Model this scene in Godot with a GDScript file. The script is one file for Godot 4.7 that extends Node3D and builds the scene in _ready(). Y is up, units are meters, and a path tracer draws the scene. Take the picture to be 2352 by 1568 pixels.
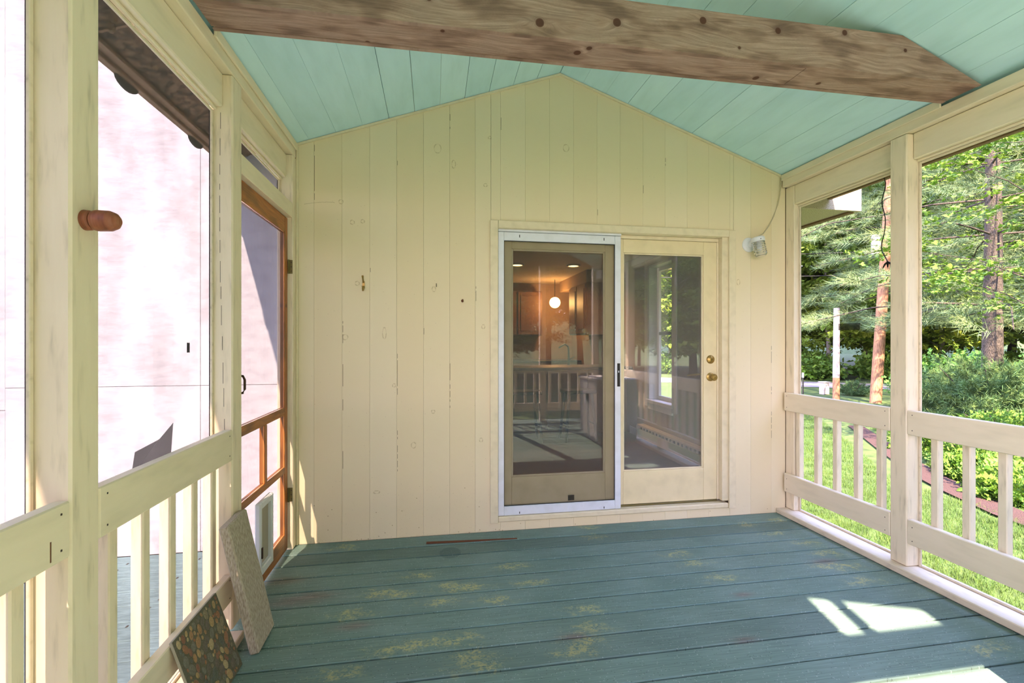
extends Node3D
# A screened porch: cream gable wall with a patio door, blue board ceiling, green plank deck, yard to the right.
# x runs along the gable wall, y up, z from the gable wall towards the front of the porch.

const CX := 0.918          # ridge
const RIDGE := 3.35
const SLOPE := 0.352
const XL := -0.914         # inner faces of the posts
const XR := 2.75
const ZF := 4.365           # front of the porch
const GROUND := -0.6

var M := {}
var names := {}
var uv_fn = null
var rng := RandomNumberGenerator.new()

# ------------------------------------------------------------------ nodes
func numbered(called: String) -> String:
	if not names.has(called):
		names[called] = 0
		return called
	names[called] += 1
	return "%s_%03d" % [called, names[called]]

func origin_of(n: Node) -> Vector3:
	var p := Vector3.ZERO
	while n != self:
		p += n.position
		n = n.get_parent()
	return p

func thing(called: String, label: String, category: String, at: Vector3, group := "") -> Node3D:
	var o := Node3D.new()
	o.name = numbered(called)
	add_child(o)
	o.position = at
	o.set_meta("label", label)
	o.set_meta("category", category)
	if group != "":
		o.set_meta("group", group)
	return o

func setting(called: String, label: String, category := "") -> Node3D:
	var o := Node3D.new()
	o.name = numbered(called)
	add_child(o)
	o.set_meta("kind", "structure")
	o.set_meta("label", label)
	if category != "":
		o.set_meta("category", category)
	return o

# commits a surface tool whose points are in world space (or local, when the parent is turned)
func obj(called: String, st: SurfaceTool, m: Material, parent: Node = null, local := false) -> MeshInstance3D:
	var o := MeshInstance3D.new()
	o.mesh = st.commit()
	o.material_override = m
	o.name = called
	if parent == null:
		parent = self
		o.name = numbered(called)
	if not local and parent != self:
		o.position = -origin_of(parent)
	parent.add_child(o, true)
	return o

func tag(o: Node, label: String, category: String, group := "") -> Node:
	o.set_meta("label", label)
	o.set_meta("category", category)
	if group != "":
		o.set_meta("group", group)
	return o

# ------------------------------------------------------------------ shapes
func new_st() -> SurfaceTool:
	var st := SurfaceTool.new()
	st.begin(Mesh.PRIMITIVE_TRIANGLES)
	return st

func vert(st: SurfaceTool, p: Vector3, n: Vector3) -> void:
	st.set_normal(n)
	if uv_fn != null:
		st.set_uv(uv_fn.call(p, n))
	st.add_vertex(p)

func poly(st: SurfaceTool, pts: Array, out: Vector3) -> void:
	var n: Vector3 = (pts[1] - pts[0]).cross(pts[2] - pts[0]).normalized()
	if n.dot(out) < 0:
		pts = pts.duplicate()
		pts.reverse()
		n = -n
	for i in range(1, pts.size() - 1):
		vert(st, pts[0], n)
		vert(st, pts[i + 1], n)
		vert(st, pts[i], n)

func box(st: SurfaceTool, lo: Vector3, hi: Vector3, b := 0.003) -> void:
	var c := (lo + hi) / 2.0
	var h := (hi - lo) / 2.0
	b = min(b, min(h.x, min(h.y, h.z)) * 0.5)
	for a in 3:
		var u := (a + 1) % 3
		var v := (a + 2) % 3
		for s in [-1.0, 1.0]:
			var face := []
			for k in [[-1.0, -1.0], [1.0, -1.0], [1.0, 1.0], [-1.0, 1.0]]:
				var p := c
				p[a] += s * h[a]
				p[u] += k[0] * (h[u] - b)
				p[v] += k[1] * (h[v] - b)
				face.append(p)
			var out := Vector3.ZERO
			out[a] = s
			poly(st, face, out)
			if b <= 0.0:
				continue
			for t in [-1.0, 1.0]:       # edge between face (a,s) and face (u,t)
				var e := []
				for k in [[0, -1.0], [0, 1.0], [1, 1.0], [1, -1.0]]:
					var p := c
					p[a] += s * (h[a] - (b if k[0] == 1 else 0.0))
					p[u] += t * (h[u] - (b if k[0] == 0 else 0.0))
					p[v] += k[1] * (h[v] - b)
					e.append(p)
				var eo := Vector3.ZERO
				eo[a] = s
				eo[u] = t
				poly(st, e, eo)
	if b > 0.0:
		for sx in [-1.0, 1.0]:
			for sy in [-1.0, 1.0]:
				for sz in [-1.0, 1.0]:
					var s3 := Vector3(sx, sy, sz)
					var q := c + s3 * h
					poly(st, [q - Vector3(0, sy * b, sz * b), q - Vector3(sx * b, 0, sz * b), q - Vector3(sx * b, sy * b, 0)], s3)

func one_box(called: String, lo: Vector3, hi: Vector3, m: Material, parent: Node = null, b := 0.003) -> MeshInstance3D:
	var st := new_st()
	box(st, lo, hi, b)
	return obj(called, st, m, parent)

# convex outline in x,y pulled from z0 to z1
func extrude(st: SurfaceTool, pts: Array, z0: float, z1: float) -> void:
	var c := Vector2.ZERO
	for p in pts:
		c += p / pts.size()
	var a := []
	var b := []
	for p in pts:
		a.append(Vector3(p.x, p.y, z0))
		b.append(Vector3(p.x, p.y, z1))
	poly(st, a, Vector3(0, 0, z0 - z1))
	poly(st, b, Vector3(0, 0, z1 - z0))
	for i in pts.size():
		var j := (i + 1) % pts.size()
		var mid: Vector2 = (pts[i] + pts[j]) / 2.0 - c
		poly(st, [a[i], a[j], b[j], b[i]], Vector3(mid.x, mid.y, 0))

func frame_of(d: Vector3) -> Basis:
	var up := Vector3.UP if absf(d.y) < 0.95 else Vector3.RIGHT
	var x := up.cross(d).normalized()
	return Basis(x, d, x.cross(d))

func tube(st: SurfaceTool, pts: Array, radii: Array, sides := 8, caps := true) -> void:
	var rings := []
	var norms := []
	for i in pts.size():
		var d: Vector3 = (pts[min(i + 1, pts.size() - 1)] - pts[max(i - 1, 0)]).normalized()
		var f := frame_of(d)
		var ring := []
		var nn := []
		for k in sides:
			var t := TAU * k / sides
			var n: Vector3 = f.x * cos(t) + f.z * sin(t)
			ring.append(pts[i] + n * float(radii[i]))
			nn.append(n)
		rings.append(ring)
		norms.append(nn)
	for i in pts.size() - 1:
		for k in sides:
			var l := (k + 1) % sides
			for t in [[i, k], [i, l], [i + 1, l], [i, k], [i + 1, l], [i + 1, k]]:
				var p: Vector3 = rings[t[0]][t[1]]
				st.set_normal(norms[t[0]][t[1]])
				if uv_fn != null:
					st.set_uv(uv_fn.call(p, Vector3.UP))
				st.add_vertex(p)
	if caps:
		poly(st, rings[0], pts[0] - pts[1])
		poly(st, rings[-1], pts[-1] - pts[-2])

# profile of (radius, height) points turned about the y axis of xf
func lathe(st: SurfaceTool, prof: Array, xf: Transform3D, sides := 24) -> void:
	var area := 0.0
	for i in prof.size() - 1:
		area += prof[i].x * prof[i + 1].y - prof[i + 1].x * prof[i].y
	area += prof[-1].x * prof[-1].y - prof[0].x * prof[0].y      # closed along the axis: (r,y)->(0,y)->(0,y0)->(r0,y0)
	if area < 0.0:
		prof = prof.duplicate()
		prof.reverse()
	for i in prof.size() - 1:
		var a: Vector2 = prof[i]
		var b: Vector2 = prof[i + 1]
		var dn := Vector2(b.y - a.y, a.x - b.x).normalized()
		for k in sides:
			var t0 := TAU * k / sides
			var t1 := TAU * (k + 1) / sides
			var q := []
			for e in [[a, t0], [a, t1], [b, t1], [b, t0]]:
				q.append([xf * Vector3(e[0].x * cos(e[1]), e[0].y, e[0].x * sin(e[1])), (xf.basis * Vector3(dn.x * cos(e[1]), dn.y, dn.x * sin(e[1]))).normalized()])
			for j in [0, 1, 2, 0, 2, 3]:
				st.set_normal(q[j][1])
				st.add_vertex(q[j][0])

# ------------------------------------------------------------------ materials
func noise_tex(sd: int, freq: float, stops: Array, w := 512, h := 512, kind := FastNoiseLite.TYPE_SIMPLEX_SMOOTH, octaves := 5) -> NoiseTexture2D:
	var n := FastNoiseLite.new()
	n.seed = sd
	n.noise_type = kind
	n.frequency = freq
	n.fractal_octaves = octaves
	var t := NoiseTexture2D.new()
	t.width = w
	t.height = h
	t.seamless = true
	t.noise = n
	if stops.size():
		var g := Gradient.new()
		g.offsets = PackedFloat32Array(stops.map(func(s): return s[0]))
		g.colors = PackedColorArray(stops.map(func(s): return s[1]))
		t.color_ramp = g
	return t

func rgb8(r: float, g: float, b: float, a := 1.0) -> Color:
	return Color(r / 255.0, g / 255.0, b / 255.0, a)

func flat(c: Color, rough := 0.7, metal := 0.0) -> StandardMaterial3D:
	var m := StandardMaterial3D.new()
	m.albedo_color = c
	m.roughness = rough
	m.metallic = metal
	return m

func tri(c: Color, tex: Texture2D, scale: Vector3, rough := 0.7, bump: Texture2D = null, depth := 0.1) -> StandardMaterial3D:
	var m := flat(c, rough)
	m.albedo_texture = tex
	m.uv1_triplanar = true
	m.uv1_world_triplanar = true
	m.uv1_scale = scale
	m.uv1_triplanar_sharpness = 6.0
	if bump:
		m.heightmap_enabled = true
		m.heightmap_texture = bump
		m.heightmap_scale = depth
	return m

func pane(c: Color) -> StandardMaterial3D:
	var m := flat(c, 0.0)
	m.transparency = BaseMaterial3D.TRANSPARENCY_ALPHA
	m.cull_mode = BaseMaterial3D.CULL_DISABLED
	return m

func mesh_cloth(c: Color) -> StandardMaterial3D:
	var m := flat(c, 0.9)
	m.transparency = BaseMaterial3D.TRANSPARENCY_ALPHA
	m.cull_mode = BaseMaterial3D.CULL_DISABLED
	m.metallic_specular = 0.0
	return m

# computed pictures: fn(u, v) in metres -> Color
func picture(w: int, h: int, mx: float, my: float, fn: Callable) -> ImageTexture:
	var data := PackedByteArray()
	data.resize(w * h * 3)
	var k := 0
	for j in h:
		for i in w:
			var c: Color = fn.call((i + 0.5) * mx / w, (j + 0.5) * my / h)
			data[k] = int(clampf(c.r, 0, 1) * 255.0)
			data[k + 1] = int(clampf(c.g, 0, 1) * 255.0)
			data[k + 2] = int(clampf(c.b, 0, 1) * 255.0)
			k += 3
	return ImageTexture.create_from_image(Image.create_from_data(w, h, false, Image.FORMAT_RGB8, data))

func fnl(sd: int, freq: float, octaves := 4) -> FastNoiseLite:
	var n := FastNoiseLite.new()
	n.seed = sd
	n.frequency = freq
	n.fractal_octaves = octaves
	return n

# timber with grain along u; knots are [u, v, radius]
func timber(w: int, h: int, mx: float, my: float, knots: Array, dark: Color, mid: Color, pale: Color, sd: int, grey := 0.0) -> ImageTexture:
	var a := fnl(sd, 1.0, 3)
	var b := fnl(sd + 1, 1.0, 4)
	return picture(w, h, mx, my, func(u: float, v: float) -> Color:
		var warp := 0.0
		var ring := 0.0
		var heart := 0.0
		for k in knots:
			var du: float = (u - k[0]) / 3.0
			var dv: float = v - k[1]
			var r2: float = (du * du + dv * dv) / (k[2] * k[2])
			if r2 < 9.0:
				warp += signf(dv) * k[2] * 1.2 * exp(-r2 * 0.7)
			var q: float = Vector2(u - k[0], v - k[1]).length() / k[2]
			if q < 2.2:
				heart = maxf(heart, 1.0 - smoothstep(0.75, 1.05, q))
				ring = maxf(ring, (1.0 - smoothstep(0.6, 2.2, q)) * (0.6 + 0.4 * sin(q * 16.0)))
		var vv := v + warp + a.get_noise_2d(u * 1.2, v * 3.0) * 0.035
		var g := b.get_noise_2d(u * 2.2, vv * 75.0) * 0.5 + b.get_noise_2d(u * 9.0 + 40.0, vv * 260.0) * 0.35 + 0.5
		var blot := a.get_noise_2d(u * 3.0 + 9.0, v * 9.0) * 0.5 + 0.5
		var c := dark.lerp(pale, clampf(g, 0, 1)).lerp(mid, 0.35)
		c = c.lerp(c * 0.72, smoothstep(0.45, 0.8, blot) * 0.8)
		c = c.lerp(Color(c.v, c.v, c.v), grey * smoothstep(0.2, 0.7, 1.0 - blot))
		c = c.lerp(dark * 0.8, ring * 0.45)
		return c.lerp(Color(dark.r * 0.62, dark.g * 0.42, dark.b * 0.32), heart * 0.85))

func make_materials() -> void:
	var w := Color.WHITE
	var paint := noise_tex(3, 0.012, [[0.0, rgb8(240, 240, 238)], [0.35, rgb8(250, 250, 248)], [0.6, w], [1.0, rgb8(252, 251, 248)]])
	var worn := noise_tex(8, 0.02, [[0.0, rgb8(212, 210, 204)], [0.22, rgb8(240, 239, 235)], [0.40, rgb8(251, 250, 248)], [1.0, w]])
	var fine := noise_tex(11, 0.05, [], 512, 512, FastNoiseLite.TYPE_PERLIN, 4)
	var post := rgb8(238, 224, 194)
	M.post = tri(post, worn, Vector3(2.4, 0.35, 2.4), 0.55, fine, 0.03)
	M.rail_z = tri(post, paint, Vector3(2.0, 2.0, 0.4), 0.55, fine, 0.03)
	M.rail_x = tri(post, paint, Vector3(0.4, 2.0, 2.0), 0.55, fine, 0.03)
	M.baluster = tri(post, worn, Vector3(3.0, 0.5, 3.0), 0.6, fine, 0.03)
	M.sill = tri(rgb8(228, 214, 186), worn, Vector3(2.0, 2.0, 0.6), 0.6, fine, 0.05)
	M.trim = tri(rgb8(229, 216, 181), paint, Vector3(1.5, 1.5, 1.5), 0.5, fine, 0.02)
	M.door_paint = tri(rgb8(230, 215, 172), paint, Vector3(0.8, 0.8, 0.8), 0.45, fine, 0.01)
	M.siding_white = tri(rgb8(210, 210, 215), noise_tex(21, 0.012, [[0.0, rgb8(232, 229, 232)], [0.5, rgb8(248, 247, 248)], [1.0, w]]), Vector3(0.9, 2.0, 0.9), 0.9, fine, 0.12)
	M.alum = tri(rgb8(226, 230, 236), paint, Vector3(1, 1, 1), 0.35)
	M.black = flat(rgb8(22, 21, 21), 0.4)
	M.rubber = flat(rgb8(30, 30, 32), 0.8)
	M.glass = pane(Color(0.9, 0.95, 0.93, 0.03))
	M.scr_yard = mesh_cloth(Color(0.22, 0.22, 0.22, 0.09))
	M.scr_left = mesh_cloth(Color(0.32, 0.31, 0.32, 0.9))
	M.scr_left.albedo_texture = noise_tex(22, 0.006, [[0.0, Color(1, 1, 1, 0.90)], [0.5, Color(1, 1, 1, 0.95)], [1.0, Color(1, 1, 1, 0.99)]], 512, 512, FastNoiseLite.TYPE_SIMPLEX_SMOOTH, 7)
	M.scr_left.uv1_triplanar = true
	M.scr_left.uv1_world_triplanar = true
	M.scr_left.uv1_scale = Vector3(0.8, 0.6, 0.8)
	M.scr_door = mesh_cloth(Color(0.28, 0.26, 0.26, 0.87))
	M.scr_slide = mesh_cloth(Color(0.19, 0.17, 0.15, 0.36))
	M.patch = mesh_cloth(Color(0.16, 0.16, 0.17, 0.5))
	M.patch_dense = mesh_cloth(Color(0.26, 0.26, 0.27, 0.86))
	M.brass = flat(rgb8(168, 138, 76), 0.35, 0.75)
	M.old_brass = flat(rgb8(122, 110, 66), 0.45, 0.6)
	M.bronze = flat(rgb8(66, 46, 34), 0.4, 0.6)
	M.nail = flat(rgb8(58, 46, 38), 0.7)
	M.rust = flat(rgb8(104, 62, 36), 0.9)
	M.lamp_white = flat(rgb8(222, 225, 226), 0.4)
	var jar := flat(Color(1, 1, 1, 0.05), 0.04)
	jar.refraction_enabled = true
	jar.refraction_scale = 0.05
	M.jar = jar
	M.cable_white = flat(rgb8(196, 184, 150), 0.6)
	M.cable_black = flat(rgb8(20, 20, 20), 0.6)
	M.soffit = tri(rgb8(152, 128, 104), noise_tex(31, 0.03, [[0.0, rgb8(70, 62, 54)], [0.4, rgb8(150, 140, 126)], [0.62, rgb8(205, 194, 176)], [1.0, w]]), Vector3(1.2, 1.2, 1.2), 0.9)
	M.fascia_brown = tri(rgb8(146, 116, 86), paint, Vector3(2, 2, 0.5), 0.8)
	M.roof = tri(rgb8(92, 88, 84), noise_tex(33, 0.2, [[0.0, rgb8(150, 150, 150)], [1.0, w]]), Vector3(3, 3, 3), 0.95)
	M.eave_white = tri(rgb8(228, 214, 190), noise_tex(36, 0.12, [[0.0, rgb8(176, 166, 140)], [0.45, rgb8(236, 230, 214)], [1.0, w]]), Vector3(1.5, 1.5, 1.5), 0.9)
	# stone and tile
	M.concrete = tri(rgb8(196, 188, 172), noise_tex(41, 0.06, [[0.0, rgb8(168, 158, 146)], [0.35, rgb8(212, 205, 194)], [0.6, rgb8(234, 229, 220)], [1.0, w]]), Vector3(5, 1.2, 5), 0.95, fine, 0.25)
	M.grout = tri(rgb8(122, 118, 98), noise_tex(43, 0.08, [[0.0, rgb8(170, 168, 150)], [1.0, w]]), Vector3(8, 8, 8), 0.8, fine, 0.3)
	M.tile_edge = flat(rgb8(176, 168, 148), 0.9)
	# house inside
	M.in_wall = tri(rgb8(150, 122, 94), paint, Vector3(1, 1, 1), 0.8)
	M.in_white = flat(rgb8(206, 202, 196), 0.6)
	M.in_ceiling = flat(rgb8(176, 158, 138), 0.9)
	M.in_floor = tri(rgb8(128, 74, 42), noise_tex(51, 0.03, [[0.0, rgb8(140, 130, 120)], [1.0, w]]), Vector3(6, 1, 0.8), 0.35)
	M.cabinet = tri(rgb8(146, 106, 72), noise_tex(52, 0.03, [[0.0, rgb8(150, 140, 130)], [1.0, w]]), Vector3(8, 0.8, 8), 0.45)
	M.counter = flat(rgb8(48, 56, 54), 0.3)
	M.dark_wood = flat(rgb8(46, 34, 30), 0.5)
	M.heater = flat(rgb8(206, 194, 176), 0.5)
	M.appliance = flat(rgb8(40, 40, 42), 0.3)
	var glow := flat(rgb8(255, 214, 150), 0.6)
	glow.emission_enabled = true
	glow.emission = rgb8(255, 200, 120)
	glow.emission_energy_multiplier = 2.6
	M.glow = glow
	# yard
	M.lawn = tri(rgb8(80, 102, 48), noise_tex(61, 0.02, [[0.0, rgb8(150, 158, 120)], [0.45, rgb8(220, 226, 190)], [1.0, w]]), Vector3(0.25, 0.25, 0.25), 1.0)
	M.mulch = tri(rgb8(104, 76, 66), noise_tex(62, 0.15, [[0.0, rgb8(110, 100, 96)], [1.0, w]]), Vector3(2.5, 2.5, 2.5), 1.0, fine, 1.5)
	M.gravel = tri(rgb8(188, 178, 170), noise_tex(63, 0.2, [[0.0, rgb8(190, 186, 182)], [1.0, w]]), Vector3(0.8, 0.8, 0.8), 1.0)
	M.bark = tri(rgb8(108, 102, 92), noise_tex(64, 0.05, [[0.0, rgb8(80, 72, 66)], [0.5, rgb8(190, 182, 172)], [1.0, w]]), Vector3(3, 0.6, 3), 1.0, fine, 2.0)
	M.pale_bark = tri(rgb8(196, 188, 178), noise_tex(65, 0.05, [[0.0, rgb8(120, 112, 106)], [0.4, rgb8(220, 216, 210)], [1.0, w]]), Vector3(2, 0.8, 2), 1.0)
	M.pole_wood = tri(rgb8(172, 134, 98), noise_tex(66, 0.03, [[0.0, rgb8(120, 100, 92)], [0.5, rgb8(230, 220, 214)], [1.0, w]]), Vector3(3, 0.25, 3), 0.8)
	M.pole_grey = tri(rgb8(196, 190, 188), noise_tex(67, 0.03, [[0.0, rgb8(190, 180, 172)], [1.0, w]]), Vector3(3, 0.3, 3), 0.8)
	for e in [["leaf", rgb8(116, 142, 62), 0.7], ["needle", rgb8(104, 126, 84), 0.4], ["grass", rgb8(78, 106, 52), 0.5], ["flower", rgb8(92, 66, 150), 0.4]]:
		var lm := flat(e[1], 0.6)
		lm.vertex_color_use_as_albedo = true
		lm.cull_mode = BaseMaterial3D.CULL_DISABLED
		lm.backlight_enabled = true
		lm.backlight = Color(e[2], e[2], e[2] * 0.6)
		lm.metallic_specular = 0.3
		M[e[0]] = lm

# ------------------------------------------------------------------ the porch's own pictures
func gauss(u: float, v: float, cu: float, cv: float, su: float, sv: float) -> float:
	var a := (u - cu) / su
	var b := (v - cv) / sv
	var r := a * a + b * b
	return exp(-r) if r < 9.0 else 0.0

func deck_picture() -> ImageTexture:
	# worn yellow undercoat showing through the green paint as grainy scuffs, bare patches and a round stain, at [x, z] on the boards
	var yellow := [[-0.093, 0.561], [0.076, 0.703], [0.204, 0.742], [0.545, 0.744], [0.475, 0.532], [0.317, 0.881], [0.029, 0.849], [0.123, 1.187], [-0.065, 1.192], [-0.194, 1.216], [0.16, 1.309], [0.175, 1.385], [0.768, 1.05], [0.735, 1.2], [0.687, 1.293], [0.628, 1.354], [-0.311, 0.709], [-0.193, 0.746], [-0.384, 1.332], [-0.598, 0.096], [1.129, 0.045], [1.111, 0.206], [1.54, 0.553], [1.594, 0.677], [1.646, 0.873], [2.312, 0.18], [2.412, 0.352], [2.6, 0.145], [2.505, 0.537], [2.525, 0.693], [2.485, 0.87], [2.383, 0.842], [2.433, 1.043], [2.418, 1.632], [-0.41, 0.898]]
	var bare := [[-0.727, 0.723, 0.10], [-0.635, 0.689, 0.08], [-0.853, 0.492, 0.08], [-0.386, 1.0, 0.06], [0.643, 1.255, 0.05], [2.408, 0.791, 0.06], [1.653, 1.056, 0.04], [1.41, 1.404, 0.04]]
	var grain := fnl(71, 1.0, 4)
	var cloud := fnl(72, 1.0, 4)
	var scratch := fnl(73, 1.0, 3)
	var cell_x := 0.12
	var near := {}
	for y in yellow:
		for i in range(int(floor((y[0] + 1.4) / cell_x)) - 2, int(floor((y[0] + 1.4) / cell_x)) + 3):
			if not near.has(i):
				near[i] = []
			near[i].append(y)
	return picture(1400, 860, 3.9, 2.5, func(u: float, v: float) -> Color:
		var x := u - 1.0
		var g := grain.get_noise_2d(u * 3.0, v * 130.0)
		var c1 := cloud.get_noise_2d(u * 1.6, v * 2.4)
		var c := Color(0.40, 0.495, 0.445).lerp(Color(0.44, 0.53, 0.485), clampf(0.5 + c1 * 0.9, 0, 1))
		c = c * (1.0 + g * 0.13)
		var s := scratch.get_noise_2d(u * 55.0, v * 90.0) + 0.4 * scratch.get_noise_2d(u * 7.0 + 90.0, v * 220.0)
		var amt := 0.0
		var wx := x + 0.10 * cloud.get_noise_2d(u * 9.0 + 30.0, v * 12.0)
		var wv := v + 0.05 * cloud.get_noise_2d(u * 8.0 + 70.0, v * 14.0)
		for y in near.get(int(floor((x + 1.4) / cell_x)), []):
			amt += gauss(wx, wv, y[0], y[1], 0.085, 0.035)
		amt = clampf(amt, 0, 1.2) * smoothstep(-0.25, 0.35, s * 1.3 + 0.9 * cloud.get_noise_2d(u * 26.0, v * 34.0) + amt * 0.25)
		c = c.lerp(Color(0.70, 0.68, 0.45), clampf(amt * 0.75, 0, 0.8))
		for b in bare:
			var w := gauss(x, v, b[0], b[1], b[2] * 1.6, b[2] * 0.6)
			if w > 0.02:
				c = c.lerp(Color(0.44, 0.42, 0.38) * (1.0 + g * 0.5), w * smoothstep(-0.3, 0.3, g + w * 0.4) * 0.8)
		var st := Vector2((x - 0.105) / 0.075, (v - 0.288) / 0.085).length()
		c = c.lerp(Color(0.31, 0.40, 0.38), (1.0 - smoothstep(0.85, 1.0, st)) * 0.6)
		var fleck := scratch.get_noise_2d(u * 160.0, v * 160.0)
		if fleck > 0.60:
			c = c.lerp(Color(0.85, 0.86, 0.8), 0.6)
		elif fleck < -0.62:
			c = c.lerp(Color(0.16, 0.18, 0.16), 0.6)
		return c)

# marks in the wall paint: knot rings that show through, cracks, nail holes, scuffs; metres from (XL, 0)
func wall_marks() -> ImageTexture:
	var w := 1900
	var h := 1740
	var im := Image.create(w, h, false, Image.FORMAT_RGB8)
	im.fill(Color.WHITE)
	var px := func(x: float, y: float) -> Vector2i: return Vector2i(int((x - XL) / 3.68 * w), int((1.0 - y / 3.37) * h))
	var dot := func(x: float, y: float, r: int, c: Color) -> void:
		var p: Vector2i = px.call(x, y)
		for j in range(-r, r + 1):
			for i in range(-r, r + 1):
				if i * i + j * j <= r * r + 1 and p.x + i >= 0 and p.y + j >= 0 and p.x + i < w and p.y + j < h:
					im.set_pixel(p.x + i, p.y + j, c)
	var rings := [[0.026, 2.734, 0.024, 0.032], [0.965, 2.801, 0.022, 0.026], [0.139, 2.63, 0.013, 0.028], [-0.627, 2.326, 0.014, 0.014], [-0.484, 2.198, 0.012, 0.012], [-0.553, 2.189, 0.014, 0.014], [0.35, 1.476, 0.011, 0.015], [-0.339, 1.427, 0.012, 0.04], [0.0, 1.74, 0.012, 0.018], [0.397, 2.838, 0.01, 0.01], [2.372, 1.838, 0.013, 0.022], [-0.14, 0.643, 0.016, 0.02], [-0.274, 1.064, 0.01, 0.012], [0.334, 0.663, 0.012, 0.014], [-0.391, 0.327, 0.02, 0.01], [-0.005, 0.875, 0.012, 0.012], [0.366, 2.494, 0.012, 0.012], [-0.52, 1.77, 0.014, 0.014], [-0.6, 1.4, 0.018, 0.018]]
	for k in rings:
		for i in 220:
			var t := TAU * i / 220.0
			dot.call(k[0] + cos(t) * k[2], k[1] + sin(t) * k[3], 1 if sin(t * 3.0 + k[0] * 9.0) > 0.2 else 0, rgb8(228, 223, 212))
	rng.seed = 77
	# open cracks along the board joints: [x, y0, y1]
	for k in [[-0.802, 2.33, 2.62], [-0.802, 2.66, 2.70], [-0.619, 0.5, 0.62], [-0.619, 1.36, 1.5], [-0.619, 0.9, 1.2], [-0.255, 2.6, 2.63], [-0.255, 0.45, 0.75], [-0.437, 1.85, 1.88], [0.293, 1.66, 1.76], [0.11, 2.88, 2.98], [-0.255, 1.0, 1.3], [-0.073, 1.42, 1.45], [0.11, 0.9, 1.2], [0.475, 2.9, 3.0], [1.205, 2.3, 2.4], [1.57, 2.5, 2.56], [1.75, 2.72, 2.78], [2.66, 0.6, 0.8], [2.66, 1.2, 1.32], [2.66, 0.95, 1.02]]:
		var y: float = k[1]
		while y < k[2]:
			if rng.randf() > 0.22:
				for i in 8:
					dot.call(k[0] + 0.004, y + i * 0.0019, 0, rgb8(86, 72, 58))
			y += 0.015
	for i in 120:      # a pale crack across two boards
		var x := -0.865 + i * 0.00165
		dot.call(x, 2.298 + 0.012 * sin(i * 0.02) + 0.0001 * i, 0, rgb8(196, 188, 170))
	for i in 260:      # nail holes and fly specks
		var x := rng.randf_range(-0.88, 2.72)
		var y := rng.randf_range(0.02, 2.7)
		dot.call(x, y, 0, rgb8(150, 138, 118))
	for i in 260:      # splashes of soil low on the wall
		var x := rng.randf_range(-0.9, 0.5) if i % 3 else rng.randf_range(-0.9, 2.7)
		var y := pow(rng.randf(), 3.0) * 0.32 + 0.005
		dot.call(x, y, rng.randi_range(0, 1) if i % 4 == 0 else 0, rgb8(196, 184, 160))
	return ImageTexture.create_from_image(im)

# ------------------------------------------------------------------ start
func _ready() -> void:
	rng.seed = 5
	var cam := Camera3D.new()
	cam.name = "camera"
	cam.position = Vector3(0, 1.37, 3.35)
	cam.rotation_degrees = Vector3(0, -9.48, 0)
	cam.fov = rad_to_deg(2.0 * atan(784.0 / 1074.6))
	cam.near = 0.05
	cam.far = 400.0
	add_child(cam)
	cam.current = true
	var env := Environment.new()
	env.background_mode = Environment.BG_SKY
	var sm := ProceduralSkyMaterial.new()
	sm.sky_top_color = rgb8(140, 150, 208)
	sm.sky_horizon_color = rgb8(255, 224, 226)
	sm.ground_bottom_color = rgb8(96, 104, 72)
	sm.ground_horizon_color = rgb8(150, 160, 120)
	sm.sky_energy_multiplier = 1.0
	var sky := Sky.new()
	sky.sky_material = sm
	env.sky = sky
	env.background_energy_multiplier = 2.9
	env.tonemap_mode = Environment.TONE_MAPPER_LINEAR
	env.tonemap_exposure = 5.8
	env.sdfgi_enabled = true
	env.ssao_enabled = true
	env.ssil_enabled = true
	var we := WorldEnvironment.new()
	we.name = "world_environment"
	we.environment = env
	add_child(we)
	var sun := DirectionalLight3D.new()
	sun.name = "sun"
	sun.light_color = rgb8(255, 226, 208)
	sun.light_energy = 2.3
	sun.light_angular_distance = 0.53
	sun.shadow_enabled = true
	add_child(sun)
	sun.look_at_from_position(Vector3.ZERO, Vector3(0.25, -1.0, -1.0))

	make_materials()
	build_deck()
	build_gable_wall()
	build_house()
	build_ceiling()
	build_side_walls()
	build_front()
	build_patio_door()
	build_screen_door()
	build_inside()
	build_small_things()
	build_yard()

func roof_y(x: float) -> float:
	return RIDGE - SLOPE * absf(x - CX)

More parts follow.
